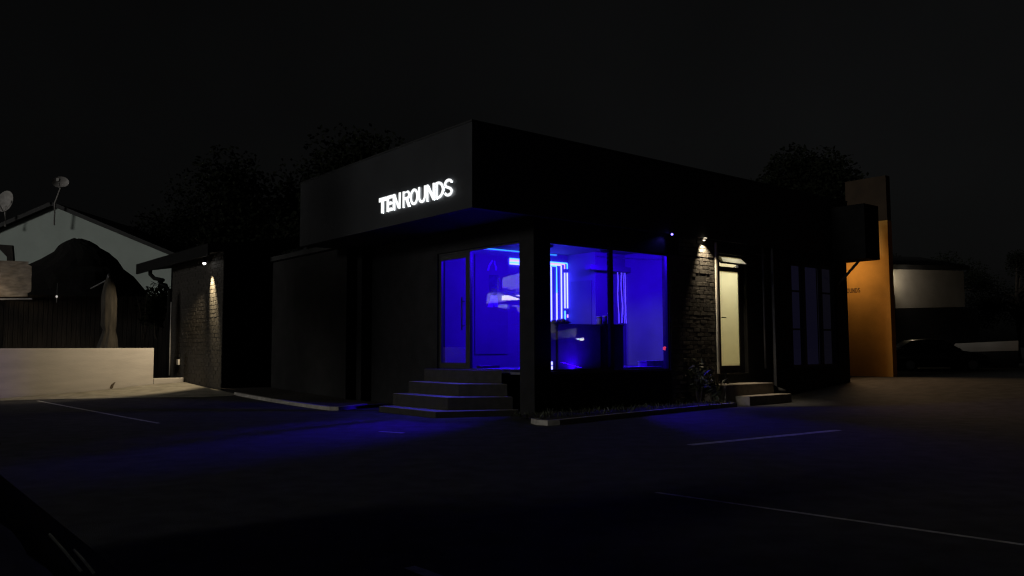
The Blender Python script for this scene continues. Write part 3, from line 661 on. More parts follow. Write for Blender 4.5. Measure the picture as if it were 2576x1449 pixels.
spot('wing_flood', B(q[0] + .05, VW - .34, q[2] - .2), B(16.6, -4.9, .3), 560, (1., .81, .54), radians(47), .45, .05, t)

# ------------------------------------------------------------------ kerbs, bed, plants
def kerb(name, pts, wd, h, mm, lab=None):
    m = MB(); n = len(pts)
    P = [Vector(p) for p in pts]
    for i, p in enumerate(P):
        d = (P[min(i + 1, n - 1)] - P[max(i - 1, 0)]); d.z = 0; d.normalize(); s = Vector((-d.y, d.x, 0)) * wd / 2
        z = gz(p.x, p.y)
        for q, zz in ((p + s, z - .1), (p + s * .85, z + h), (p - s * .85, z + h), (p - s, z - .1)): m.v.append(Vector((q.x, q.y, zz)))
        if i:
            k = 4 * i
            for a_ in range(3): m.f.append((k - 4 + a_, k - 3 + a_, k + 1 + a_, k + a_))
    m.f += [(0, 1, 2, 3), (4 * n - 4, 4 * n - 3, 4 * n - 2, 4 * n - 1)]
    o = m.build(name, mm, smooth=False); tag(o, kind='structure'); return o
kerb('kerb', [B(lerp(11.2, 4.9, i / 12), -2.36) for i in range(13)] + [B(4.80, -2.25), B(4.86, -2.0), B(5.3, -1.2)], .14, .09, M['concrete'])
kp = [B(u, v) for u, v in ((-1.05, -.92), (-1.36, -1.06), (-1.56, -1.02), (-1.60, -.8), (-1.50, 0.), (-1.32, 1.5), (-1.18, 3.), (-1.05, 4.5), (-.98, 5.9))]
kerb('kerb', kp, .16, .10, M['concrete'])
m = BB(); n = 20
for i in range(n + 1):
    v = lerp(-.85, 5.9, i / n)
    for j in range(4):
        u = lerp(interp(v, [(-1.3, -1.45), (0, -1.4), (5.9, -.95)]), .0, j / 3); p = B(u, v); m.v.append(p + Vector((0, 0, gz(p.x, p.y) + .06 + random.uniform(0, .05))))
    if i:
        for j in range(3): k = 4 * i + j; m.f.append((k - 4, k - 3, k + 1, k))
tag(m.build('planting_bed', M['soil'], smooth=True), kind='structure')
m = BB(); n = 20
for i in range(n + 1):
    u = lerp(4.95, 12.9, i / n)
    for j in range(4):
        v = lerp(-2.32, -.6, j / 3); p = B(u, v); m.v.append(p + Vector((0, 0, gz(p.x, p.y) + .05 + random.uniform(0, .04))))
    if i:
        for j in range(3): k = 4 * i + j; m.f.append((k - 4, k - 3, k + 1, k))
tag(m.build('planting_bed', M['soil'], smooth=True), kind='structure')
def leaf_at(m, p, L, W_, rnd, dirv=None):
    d = dirv or Vector((rnd.gauss(0, 1), rnd.gauss(0, 1), rnd.gauss(.2, .7))); d.normalize()
    s = d.cross(Vector((rnd.gauss(0, 1), rnd.gauss(0, 1), rnd.gauss(0, 1)))); s.normalize(); nrm = d.cross(s)
    k = len(m.v); m.v += [p, p + d * L * .5 + s * W_ + nrm * L * .06, p + d * L, p + d * L * .5 - s * W_ + nrm * L * .06]; m.f.append((k, k + 1, k + 2, k + 3))
rnd = random.Random(5); m = MB()
for i in range(420):
    v = rnd.uniform(-1.0, 5.8); u = rnd.uniform(-1.2, -.05); p = B(u, v); p.z = gz(p.x, p.y) + .08
    leaf_at(m, p, rnd.uniform(.05, .16), rnd.uniform(.008, .02), rnd, Vector((rnd.gauss(0, .6), rnd.gauss(0, .6), 1)))
tag(m.build('ground_cover', M['shrub_leaf'], recalc=False), kind='stuff')
def shrub(name, c, h, r, n, lab, cat, seed, leaf=.12, mm='shrub_leaf'):
    rnd = random.Random(seed); t = thing(name, c, lab, cat); st = MB(); lf = MB()
    for i in range(9):
        a_ = rnd.uniform(0, 2 * pi); k = rnd.uniform(.3, 1.); tip = c + Vector((r * k * cos(a_), r * k * sin(a_), h * rnd.uniform(.6, 1.)))
        mid = c.lerp(tip, .5) + Vector((0, 0, h * .12)); st.tube([tuple(c + Vector((.05 * cos(a_), .05 * sin(a_), -.05))), tuple(mid), tuple(tip)], [.015, .01, .005], 5)
        for j in range(n // 9):
            f = rnd.uniform(.25, 1.); q = (c.lerp(mid, f * 2) if f < .5 else mid.lerp(tip, f * 2 - 1)) + Vector((rnd.gauss(0, .06), rnd.gauss(0, .06), rnd.gauss(0, .06)))
            leaf_at(lf, q, leaf * rnd.uniform(.6, 1.5), leaf * .22, rnd)
    st.build('stem', M['bark'], t); lf.build('foliage', M[mm], t, recalc=False); return t
shrub('garden_shrub', B(-.30, 5.35, .08), 1.10, .40, 230, 'dark leafy shrub against the bricks left of the side steps', 'shrub', 3, .16)
shrub('garden_shrub', B(-.55, 5.62, .08), .75, .30, 120, 'small glinting plant right at the corner of the side steps', 'shrub', 8, .18)

# ------------------------------------------------------------------ white boundary wall and low kerb wall
UW = 16.5
v0 = hu(-260, 1030, UW)[1]; v1 = hu(385, 968, UW)[1]
t = thing('boundary_wall', B(UW, -5, 0), 'smooth white garden wall catching warm light, chest high', 'wall')
m = BB(); m.box(UW, UW + .22, v0, v1, -.4, hu(200, 876, UW)[2]); m.build('wall', M['white_plaster'], t, bevel=.015)
m = BB()
q = [hu(x, y, UW - .004) for x, y in ((276, 976), (279, 968), (287, 962), (291, 961), (286, 969), (284, 976), (279, 979))]
m.prism(q, (-.004, 0, 0)); m.build('wall_stain', M['mark'], t)
vk = hu(468, 960, UW - .1)[1]; zk0 = hu(440, 951, UW - .1)[2]
m = BB(); pts = [(UW + .35, v1 + .01, 0), (UW - .02, v1 + .01, 0), (UW - .02, vk - .22, 0), (UW + .04, vk - .07, 0), (UW + .16, vk, 0), (UW + .35, vk, 0)]
m.prism([(p[0], p[1], -.1) for p in pts], (0, 0, zk0 + .1)); m.build('low_wall', M['white_plaster'], t, bevel=.03)

# ------------------------------------------------------------------ behind the white wall
# timber fence
t = thing('timber_fence', hd(215, 870, 31), 'dark timber screen fence behind the white garden wall', 'fence')
a_ = hd(-120, 800, 30.5); b_ = hd(432, 800, 33.5); zt = hd(370, 747, 33)[2]
m = MB(); n = 46
for i in range(n):
    p = a_.lerp(b_, i / n); q = a_.lerp(b_, (i + .93) / n); dy = Vector((.01, .05, 0)); j = random.uniform(-.02, .02)
    m.add([(p.x, p.y, .2), (q.x, q.y, .2), (q.x, q.y, zt + j), (p.x, p.y, zt + j), (p.x, p.y + .04, .2), (q.x, q.y + .04, .2), (q.x, q.y + .04, zt + j), (p.x, p.y + .04, zt + j)],
          [(0, 1, 2, 3), (4, 7, 6, 5), (0, 3, 7, 4), (1, 5, 6, 2), (3, 2, 6, 7)])
m.build('board', M['timber'], t)
m = MB()
for zz in (.8, zt - .4): m.tube([tuple(a_ + Vector((0, .1, zz - a_.z))), tuple(b_ + Vector((0, .1, zz - b_.z)))], .06, 6)
m.build('rail', M['timber'], t)
# white house with a gable
YH = 42.
H3 = lambda x, y: hd(x, y, YH)
ap, re, le = H3(135, 520), H3(432, 644), H3(-170, 650)
house = thing('white_house', Vector((-24, YH, 0)), 'pale plastered house with a wide gable behind the thatched bar', 'house')
m = MB(); m.prism([(le.x, YH, 0), (re.x, YH, 0), tuple(re), tuple(ap), tuple(le)], (0, 8, 0)); m.build('wall', M['house_plaster'], house)
def slab(m, p, q, th, y0, y1, ov=.15):
    d = (q - p); d.y = 0; d.normalize(); n_ = Vector((-d.z, 0, d.x)); n_ = n_ if n_.z > 0 else -n_
    p2 = p; q2 = q + d * .5
    m.prism([tuple(v) for v in (Vector((p2.x, y0, p2.z)) + n_ * .02, Vector((q2.x, y0, q2.z)) + n_ * .02, Vector((q2.x, y0, q2.z)) + n_ * th, Vector((p2.x, y0, p2.z)) + n_ * th)], (0, y1 - y0, 0))
m = MB(); slab(m, ap, re, .22, YH - .25, YH + 8.2); slab(m, ap, le, .22, YH - .25, YH + 8.2); m.build('roof', M['roof_sheet'], house)
def dish(px, py, pr, base, Y, lab, face, squash):
    c = hd(px, py, Y); r = pr * Y / F_PX; b = hd(*base, Y)
    t = thing('satellite_dish', b, lab, 'satellite dish', 'satellite dishes on the gable')
    m = MB(); m.tube([tuple(b), (b.x + (c.x - b.x) * .15, b.y - .05, lerp(b.z, c.z, .5)), (c.x, c.y + .12, c.z - r * .4)], .045, 8); m.build('mast', M['dish'], t)
    m = MB(); nrm = Vector(face).normalized(); sx = nrm.cross(Vector((0, 0, 1))).normalized(); sz = sx.cross(nrm); rings = 6; n = 24
    for side in (0, 1):
        for i in range(rings + 1):
            rr = r * i / rings
            for k in range(n):
                a_ = 2 * pi * k / n; p = c + sx * rr * cos(a_) + sz * rr * squash * sin(a_) - nrm * (r * .28 * (1 - (i / rings) ** 2) + side * .015); m.v.append(p)
    for side in (0, 1):
        o_ = side * (rings + 1) * n
        for i in range(rings):
            for k in range(n): m.f.append((o_ + i * n + k, o_ + i * n + (k + 1) % n, o_ + (i + 1) * n + (k + 1) % n, o_ + (i + 1) * n + k))
    m.build('reflector', M['dish'], t, smooth=True)
    m = MB(); ft = c + nrm * r * .9; m.tube([tuple(c - sz * r * .95 * squash), tuple(ft)], .025, 6); m.add([tuple(ft + Vector((dx, dy, dz)) * .07) for dx in (-1, 1) for dy in (-1, 1) for dz in (-1, 1)], [(0, 1, 3, 2), (4, 6, 7, 5), (0, 4, 5, 1), (2, 3, 7, 6), (0, 2, 6, 4), (1, 5, 7, 3)]); m.build('receiver_arm', M['dish'], t)
dish(12, 506, 28, (14, 570), 41.5, 'round satellite dish facing us at the left edge of the gable', (-.35, -1, .15), 1.)
dish(152, 458, 20, (136, 566), 41.5, 'satellite dish on a tall mast at the gable peak, seen almost from below', (.25, -1, .12), .74)
# thatched bar: lofted hip
YT = 35.
t = thing('thatched_bar', Vector((hd(140, 870, YT).x, YT, .3)), 'black silhouette of a thatched bar roof in front of the pale gable', 'thatched bar')
rows = [(590, 140, 160), (597, 122, 182), (606, 108, 197), (612, 102, 203), (625, 92, 226), (645, 62, 249), (668, 18, 262), (685, -30, 285), (705, -70, 301), (735, -130, 328), (752, -160, 352)]
m = MB(); n = 40; rnd = random.Random(2)
for i, (y, xl, xr) in enumerate(rows):
    L = hd(xl, y, YT); R_ = hd(xr, y, YT); cx = (L.x + R_.x) / 2; rx = (R_.x - L.x) / 2; ry = max(.25, min(rx * .8, 3.))
    for k in range(n):
        a_ = 2 * pi * k / n; j = 1 + rnd.uniform(-.02, .02); m.v.append(Vector((cx + rx * j * cos(a_), YT + 1.5 + ry * j * sin(a_), L.z + rnd.uniform(-.03, .03))))
for i in range(len(rows) - 1):
    for k in range(n): m.f.append((i * n + k, i * n + (k + 1) % n, (i + 1) * n + (k + 1) % n, (i + 1) * n + k))
m.f += [tuple(range(n)), tuple(range((len(rows) - 1) * n, len(rows) * n))]
m.build('roof', M['thatch'], t)
for px in (60, 310):
    p = hd(px, 800, YT); m = MB(); m.tube([(p.x, YT, .2), (p.x, YT, hd(px, 745, YT).z)], .1, 8); m.build('post', M['timber'], t)
p = hd(-60, 800, YT); m = MB(); m.tube([(p.x, YT, .2), (p.x, YT, hd(0, 745, YT).z)], .1, 8); m.build('post', M['timber'], t)
# dark board sign over the bar
m = MB(); m.prism([tuple(hd(x, y, 31.2)) for x, y in ((-60, 600), (0, 615), (30, 617), (33, 650), (33, 672), (18, 690), (17, 646), (0, 628), (-60, 612))], (0, .12, 0))
tag(m.build('curved_fascia', M['timber']), 'dark curved board standing over the plastic blind at the left edge', 'board')
# plastic blind
t = thing('roll_blind', hd(40, 750, 30.6), 'crumpled brown plastic blind lit from below at the left edge', 'blind')
m = MB(); nx_, nz_ = 36, 22; rnd = random.Random(9); YB = 30.6
TL, TR, BL, BR = hd(-90, 652, YB), hd(80, 658, YB), hd(-90, 748, YB), hd(78, 746, YB)
for j in range(nz_ + 1):
    for i in range(nx_ + 1):
        f, g_ = i / nx_, j / nz_; p = TL.lerp(TR, f).lerp(BL.lerp(BR, f), g_)
        cr_ = max(0, f - .93) / .07; 
        if (g_ < .1 or g_ > .9): p.x -= cr_ * .12
        p.y += .035 * sin(g_ * 15 + 3 * sin(f * 5)) * g_ * g_ + .006 * sin(f * 23 + g_ * 9) + rnd.uniform(-.004, .004); m.v.append(p)
for j in range(nz_):
    for i in range(nx_): k = j * (nx_ + 1) + i; m.f.append((k, k + 1, k + nx_ + 2, k + nx_ + 1))
m.build('sheet', M['blind'], t, smooth=True, recalc=False)
a_ = hd(-90, 753, YB - .05); b_ = hd(82, 752, YB - .05); m = MB(); m.tube([tuple(a_), tuple(b_)], .035, 8); m.build('bottom_bar', M['pipe'], t)
q = hd(-70, 757, YB - .5)
tb = thing('bar_lamp', q, 'warm strip lamp below the plastic blind', 'lamp'); m = MB(); m.tube([(q.x - .3, q.y, q.z), (q.x + .3, q.y, q.z)], .04, 8); m.build('housing', M['black_metal'], tb)
spot('blind_spot', q + Vector((0.3, -.35, .05)), hd(35, 715, YB), 20, (1., .80, .55), radians(50), .6, .05, tb)
q = hd(143, 746, 30.)
t = thing('lantern', q, 'tiny white lantern glowing in front of the thatched bar', 'lantern')
m = MB(); blob(m, tuple(q), .035, 3, (1, 1, 1.3)); m.build('globe', emission('lantern_globe', (1., .95, .85), .45), t)
m = MB(); m.tube([tuple(q - Vector((0, 0, .05))), tuple(q - Vector((0, 0, .22)))], .014, 6); m.tube([tuple(q + Vector((0, 0, .06))), tuple(q + Vector((0, 0, .5)))], .006, 5); m.build('stem', M['pipe'], t)
# closed patio umbrella
YU = 28.6
t = thing('patio_umbrella', hd(275, 876, YU) * 1, 'closed brown canvas patio umbrella behind the white wall', 'umbrella')
prof = [(697, 272, 278), (705, 266, 285), (722, 261, 289), (752, 256, 293), (790, 257, 292), (818, 257, 290), (830, 262, 288), (850, 256, 291), (885, 243, 293), (905, 238, 294)]
m = MB(); n = 32
for i, (y, xl, xr) in enumerate(prof):
    L = hd(xl, y, YU); R_ = hd(xr, y, YU); cx = (L.x + R_.x) / 2; rx = (R_.x - L.x) / 2
    for k in range(n):
        a_ = 2 * pi * k / n; j = 1 + .22 * (i / len(prof)) * sin(8 * a_ + i * .5) + random.uniform(-.02, .02); m.v.append(Vector((cx + rx * j * cos(a_), YU + rx * j * sin(a_), L.z)))
for i in range(len(prof) - 1):
    for k in range(n): m.f.append((i * n + k, i * n + (k + 1) % n, (i + 1) * n + (k + 1) % n, (i + 1) * n + k))
m.build('canopy', M['canvas'], t, smooth=True)
tp = hd(274, 690, YU); bt = Vector((hd(272, 900, YU).x, YU, .2)); m = MB(); m.tube([tuple(bt), tuple(tp)], .03, 8); m.build('pole', M['timber'], t)
m = MB(); blob(m, tuple(hd(275, 697, YU)), .09, 5, (1, 1, 1.5)); m.build('finial', M['black_metal'], t, smooth=True)
m = MB(); m.tube([tuple(hd(272, 703, YU)), tuple(hd(228, 726, YU))], .025, 6); m.build('tie_rod', M['pipe'], t)
m = MB(); m.lathe([(.12, 0), (.125, .05), (.12, .1)], (tp.x, YU, hd(272, 826, YU).z), 16); m.build('tie_strap', M['timber'], t)
p = hd(396, 745, 32.5); shrub('garden_shrub', Vector((p.x, 32.5, 2.0)), hd(396, 703, 32.5).z - 2.0, .55, 700, 'spiky dark bush between the pale gable and the brick outbuilding', 'shrub', 21, .26, 'leaf')
p = hd(365, 745, 32.); shrub('garden_shrub', Vector((p.x, 32., 2.0)), hd(365, 733, 32).z - 2.0 + .15, .35, 160, 'low tufted bush just above the timber fence', 'shrub', 22, .18, 'leaf')

# ------------------------------------------------------------------ right side: orange wall
VO = 16.
q = hv(2247, 940, VO); ur = q[0]
ow = thing('orange_wall', B(1, VO, .4), 'tall orange plastered wall lit by a hidden lamp beyond the shop', 'wall')
m = BB(); m.box(ur, 2.25, VO, VO + .3, -.2, 5.88); m.build('wall', M['orange'], ow, bevel=.01)
m = BB(); m.box(ur + .004, 1.26, VO + .004, VO + .296, 5.885, 7.45); m.build('upper_wall', M['orange_shade'], ow, bevel=.01)
sx_r = hv((2900 + 528 / 1.61) / 1.4907, 729, VO)[0]; zc = hv(2160, (600 + 786 / 1.61) / 1.4907, VO)[2]
hh = .165; sxp = lambda ul, x, z, d: (ul - x, VO - .001 - d, z)
tx = sx_r + .102 * 6
for i, ch in enumerate('ROUNDS'):
    letter(ch, tx - .102 * i, tx - .102 * i - .082, zc - hh / 2, hh, .022, 'painted_letter', M['lettering'], ow, sxp, .006)
t = thing('flood_lamp', B(1.3, 13.56, 4.3), 'orange flood lamp on the hidden end of the shop', 'flood lamp')
m = BB(); m.tube([(1., 13.56, 4.36), (1., 14.75, 4.36)], .03, 6); m.box(.85, 1.15, 14.72, 14.86, 4.24, 4.4); m.build('housing', M['black_metal'], t)
spot('orange_flood', B(1.0, 14.88, 4.30), B(.75, 16., 4.0), 46, (1., .68, .36), radians(86), 1., .02, t)

spot('orange_ground', B(.9, 14.95, 4.2), B(-3.4, 12.8, 0.), 600, (1., .60, .28), radians(52), 1., .5, t)
# ------------------------------------------------------------------ far right
YR = 46.
t = thing('far_house', hd(2330, 880, YR), 'low far building with a pale lit wall at the right', 'building')
m = MB(); A, C_ = hd(2236, 677, YR), hd(2424, 681, YR + 2); D_, E_ = hd(2428, 772, YR + 2), hd(2236, 776, YR)
m.add([tuple(A), tuple(C_), tuple(D_), tuple(E_), tuple(A + Vector((0, 5, 0))), tuple(C_ + Vector((0, 5, 0))), tuple(D_ + Vector((0, 5, 0))), tuple(E_ + Vector((0, 5, 0)))], [(0, 1, 2, 3), (4, 7, 6, 5), (0, 4, 5, 1), (3, 2, 6, 7), (0, 3, 7, 4), (1, 5, 6, 2)])
m.build('wall', M['far_plaster'], t)
m = MB(); r0 = hd(2225, 676, YR - .4); r1 = hd(2440, 679, YR + 1.8)
m.add([tuple(r0), tuple(r1), tuple(r1 + Vector((0, 6, 1.2))), tuple(r0 + Vector((0, 6, 1.2))), tuple(r0 + Vector((0, 0, .25))), tuple(r1 + Vector((0, 0, .25))), tuple(r1 + Vector((0, 6, 1.45))), tuple(r0 + Vector((0, 6, 1.45)))], [(0, 1, 2, 3), (4, 7, 6, 5), (0, 4, 5, 1), (3, 2, 6, 7), (0, 3, 7, 4), (1, 5, 6, 2)])
m.build('roof', M['roof_sheet'], t)
m = MB(); b0 = hd(2236, 777, YR - .02); b1 = hd(2460, 774, YR + 2.0); m.add([tuple(b0), tuple(b1), (b1.x, b1.y, .2), (b0.x, b0.y, .2), (b0.x, b0.y + 5, b0.z), (b1.x, b1.y + 5, b1.z), (b1.x, b1.y + 5, .2), (b0.x, b0.y + 5, .2)], [(0, 1, 2, 3), (4, 7, 6, 5), (0, 4, 5, 1), (3, 2, 6, 7), (0, 3, 7, 4), (1, 5, 6, 2)])
m.build('lower_wall', M['black_plaster'], t)
m = MB(); n0 = hd(2236, 742, YR - .06); n1 = hd(2252, 778, YR - .02); m.add([(n0.x, YR - .06, n0.z), (n1.x, YR - .06, n0.z), (n1.x, YR - .06, n1.z), (n0.x, YR - .06, n1.z), (n0.x, YR - .01, n0.z), (n1.x, YR - .01, n0.z), (n1.x, YR - .01, n1.z), (n0.x, YR - .01, n1.z)], [(0, 1, 2, 3), (4, 7, 6, 5), (0, 4, 5, 1), (3, 2, 6, 7), (0, 3, 7, 4), (1, 5, 6, 2)]); m.build('meter_box', M['black_metal'], t)
q = hd(2242, 698, YR - .3)
t = thing('wall_lamp', q, 'warm wall lamp on the far building beside the orange wall', 'wall lamp')
m = MB(); blob(m, tuple(q), .09, 4, (1, 1, 1.3)); m.build('bulb', emission('far_bulb', (1., .86, .55), 2.2), t)
m = MB(); m.tube([tuple(q + Vector((0, 0, .1))), tuple(q + Vector((0, .3, .1)))], .03, 6); m.build('bracket', M['black_metal'], t)
pl = bpy.data.lights.new('far_lamp', 'POINT'); pl.energy = 55; pl.color = (1., .84, .52); pl.shadow_soft_size = .1; po = bpy.data.objects.new('far_lamp', pl); COL.objects.link(po); po.location = Vector((.05, -.05, .0)); po.parent = t
spot('far_wash', q + Vector((.3, -.9, .2)), hd(2345, 735, YR + 1), 60, (1., .86, .68), radians(60), .8, .1, t)
# low white wall far right
t = thing('low_white_wall', hd(2500, 885, 40), 'short pale wall beyond the car at the far right', 'wall')
m = MB(); a_, b_ = hd(2410, 864, 40), hd(2562, 857, 38.5); c_, d_ = hd(2562, 882, 38.5), hd(2395, 886, 40)
dp = Vector((0, .25, 0)); m.add([tuple(v) for v in (a_, b_, c_, d_, a_ + dp, b_ + dp, c_ + dp, d_ + dp)], [(0, 1, 2, 3), (4, 7, 6, 5), (0, 4, 5, 1), (3, 2, 6, 7), (0, 3, 7, 4), (1, 5, 6, 2)]); m.build('wall', M['far_plaster'], t)
m = MB(); e_ = Vector((0, .03, 0)); m.add([tuple(v) for v in (d_ + e_, c_ + e_, Vector((c_.x, c_.y, .3)) + e_, Vector((d_.x, d_.y, .3)) + e_, d_ + dp, c_ + dp, Vector((c_.x, c_.y, .3)) + dp, Vector((d_.x, d_.y, .3)) + dp)], [(0, 1, 2, 3), (4, 7, 6, 5), (0, 4, 5, 1), (3, 2, 6, 7), (0, 3, 7, 4), (1, 5, 6, 2)]); m.build('base', M['black_plaster'], t)
spot('low_wall_spot', hd(2545, 848, 38.2) + Vector((0.3, -1.6, .3)), hd(2500, 870, 38.9), 6., (1., .80, .62), radians(55), .9, .1, t)

# ------------------------------------------------------------------ cars
def make_car(base, yaw, paint, lab, tail_lit=False, tail_z=.78, name='parked_car', trims=()):
    t = thing(name, base, lab, 'car'); c, s = cos(yaw), sin(yaw)
    T = lambda x, y, z: base + Vector((c * x - s * y, s * x + c * y, z))
    secs = [(-2.15, .62, .42, .62), (-2.1, .78, .30, .86), (-1.95, .84, .26, .97), (-1.5, .88, .24, 1.0), (-.6, .90, .22, .98), (.5, .90, .22, .95), (1.2, .88, .24, .90), (1.8, .84, .26, .80), (2.08, .76, .30, .68), (2.15, .6, .40, .56)]
    m = MB(T); K = 9
    for x, hw, z0, z1 in secs:
        zm = lerp(z0, z1, .62)
        prof = [(-hw * .86, z0), (-hw, lerp(z0, zm, .5)), (-hw, zm), (-hw * .93, z1 - .03), (-hw * .7, z1 + .015), (0, z1 + .04), (hw * .7, z1 + .015), (hw * .93, z1 - .03), (hw, zm), (hw, lerp(z0, zm, .5)), (hw * .86, z0)]
        m.v += [T(x, y, z) for y, z in prof]; K = len(prof)
    for i in range(len(secs) - 1):
        for k in range(K): m.f.append((i * K + k, i * K + (k + 1) % K, (i + 1) * K + (k + 1) % K, (i + 1) * K + k))
    m.f += [tuple(range(K)), tuple(range((len(secs) - 1) * K, len(secs) * K))]
    body = m.build('body', paint, t, smooth=True)
    m = MB(T)
    cs = [(-1.75, .70, .98), (-1.15, .60, 1.38), (-.4, .62, 1.45), (.25, .60, 1.42), (1.0, .72, .92)]
    lo = [(x, .76, .96) for x, _, _ in cs]
    n = len(cs)
    for x, w_, z in cs: m.v += [T(x, -w_, z), T(x, -w_ * .8, z + .03), T(x, w_ * .8, z + .03), T(x, w_, z)]
    for i in range(n - 1):
        for k in range(3): m.f.append((i * 4 + k, i * 4 + k + 1, i * 4 + k + 5, i * 4 + k + 4))
    m.build('roof', paint, t, smooth=True)
    m = MB(T)
    for sgn in (-1, 1):
        m.add([(-1.6, sgn * .80, .97), (-1.1, sgn * .64, 1.36), (-.4, sgn * .66, 1.42), (.25, sgn * .64, 1.39), (.9, sgn * .80, .93)], [(0, 1, 2, 3, 4)])
    m.add([(-1.74, -.66, 1.0), (-1.74, .66, 1.0), (-1.17, .55, 1.36), (-1.17, -.55, 1.36)], [(0, 1, 2, 3)]); m.add([(1.02, -.68, .95), (1.02, .68, .95), (.30, .55, 1.40), (.30, -.55, 1.40)], [(0, 1, 2, 3)])
    m.build('window_glass', M['car_glass'], t)
    for x in (-1.3, 1.3):
        for sgn in (-1, 1):
            m = MB(T); m.lathe([(.20, 0), (.31, .02), (.32, .06), (.32, .15), (.30, .19), (.2, .2)], (x, sgn * .80 - .1, .32), 22, 'y'); wh = m.build('wheel', M['tyre'], t, smooth=True)
            m = MB(T); m.lathe([(.02, 0), (.19, .0), (.2, .02), (.02, .03)], (x, sgn * .80 + (.09 if sgn > 0 else -.13), .32), 18, 'y'); m.build('rim', M['rim'], wh)
    for sgn in (-1, 1):
        m = MB(T); blob(m, (-2.08, sgn * .62, tail_z), .17 if tail_lit else .1, 1, (.9, 1.2, .55) if tail_lit else (.35, 1.5, .7)); m.build('tail_lamp', M['red_lamp'] if tail_lit else mat('tail_lens', (.15, .01, .01), .3, .1), t, smooth=True)
        m = MB(T); blob(m, (2.06, sgn * .58, .62), .1, 2, (.5, 1.5, .7)); m.build('headlamp', M['chrome'], t, smooth=True)
        m = MB(T); blob(m, (.72, sgn * .98, 1.0), .08, 3, (.7, 1.2, .8)); m.build('door_mirror', paint, t, smooth=True)
    for k, (x0, x1, yy, zz, rr) in enumerate(trims): m = MB(T); m.tube([(x0, yy, zz), (lerp(x0, x1, .5), yy + .01, zz + .004), (x1, yy, zz)], rr, 6); m.build('chrome_trim', M['chrome'], t)
    return t
p = hd(2350, 930, 37); make_car(Vector((p.x, 37, gz(p.x, 37) - .1)), radians(-8), M['car_black'], 'dark car parked in front of the far building at the right')
# the car whose rear corner shows at the bottom left of the view
PU0, PV0 = -11.62, -11.90
def PT(x, y, z): return B(PU0 + x, PV0 - y, z)      # x away from the camera along the truck, y to its left
t = thing('pickup_truck', PT(2.4, 0, 0), 'pickup truck at the lower left edge, only its grey bed cover in view', 'pickup truck')
m = MB(PT)
secs = [(0.0, .72, .45, .88), (.06, .79, .40, .965), (.5, .81, .36, .97), (2.8, .82, .34, .97), (4.2, .82, .34, .98), (4.9, .80, .36, .94), (5.2, .70, .44, .80)]
for x, hw, z0, z1 in secs:
    zm = lerp(z0, z1, .66); prof = [(-hw * .86, z0), (-hw * .99, lerp(z0, zm, .5)), (-hw, zm), (-hw * .95, z1 - .06), (-hw * .78, z1 - .02), (0, z1), (hw * .78, z1 - .02), (hw * .95, z1 - .06), (hw, zm), (hw * .99, lerp(z0, zm, .5)), (hw * .86, z0)]
    m.v += [PT(x, y, z) for y, z in prof]
K = 11
for i in range(len(secs) - 1):
    for k in range(K): m.f.append((i * K + k, i * K + (k + 1) % K, (i + 1) * K + (k + 1) % K, (i + 1) * K + k))
m.f += [tuple(range(K)), tuple(range((len(secs) - 1) * K, len(secs) * K))]
m.build('body', mat('matte_black_paint', (.006, .006, .007), .85, .1, 3., spec=.06), t, smooth=True)
m = MB(PT); n = 14
for i in range(n + 1):
    x = lerp(.1, 2.75, i / n)
    for y, z in ((-.60, .945), (-.56, .965), (-.2, .985), (.2, .985), (.56, .965), (.60, .945)): m.v.append(PT(x, y, z + .004 * sin(i * 2.1 + y * 3)))
    if i:
        for k in range(5): q_ = 6 * i + k; m.f.append((q_ - 6, q_ - 5, q_ + 1, q_))
m.build('bed_cover', mat('grey_bed_cover', (.28, .29, .29), .8, .15, 5., .2, 30.), t, smooth=True)
m = MB(PT); cs = [(2.85, .80, .70, 1.55), (3.1, .82, .70, 1.62), (3.9, .82, .68, 1.60), (4.35, .84, .80, 1.05)]
for x, w0, w1, z in cs: m.v += [PT(x, -w0, .96), PT(x, -w1, z), PT(x, w1, z), PT(x, w0, .96)]
for i in range(3):
    for k in range(4): m.f.append((i * 4 + k, i * 4 + (k + 1) % 4, (i + 1) * 4 + (k + 1) % 4, (i + 1) * 4 + k))
m.f += [(0, 1, 2, 3), (12, 13, 14, 15)]; m.build('cab', M['car_black'], t, bevel=.03)
for sgn in (-1, 1):
    m = MB(PT); m.add([(3.0, sgn * .815, 1.02), (3.15, sgn * .735, 1.52), (3.85, sgn * .735, 1.5), (4.15, sgn * .82, 1.04)], [(0, 1, 2, 3)]); m.build('side_window', M['car_glass'], t)
    for x in (.95, 4.1):
        m = MB(PT); m.lathe([(.22, 0), (.34, .02), (.35, .06), (.35, .17), (.33, .21), (.2, .22)], (x, sgn * .74 - .11, .35), 22, 'y'); wh = m.build('wheel', M['tyre'], t, smooth=True)
        m = MB(PT); m.lathe([(.02, 0), (.2, .0), (.21, .02), (.02, .03)], (x, sgn * .74 + (.10 if sgn > 0 else -.135), .35), 18, 'y'); m.build('rim', M['rim'], wh)
    m = MB(PT); blob(m, (.03, sgn * .76, .74), .08, 2, (.4, .8, 1.6)); m.build('tail_lamp', mat('tail_lens', (.12, .008, .008), .4, .1), t, smooth=True)
for x0, x1, ya, yb in ((.32, .62, -.668, -.682), (.36, .88, -.648, -.668)):
    m = MB(PT); m.tube([(x0, ya, .957), (lerp(x0, x1, .5), (ya + yb) / 2, .959), (x1, yb, .957)], .004, 6); m.build('chrome_rail', M['chrome'], t)
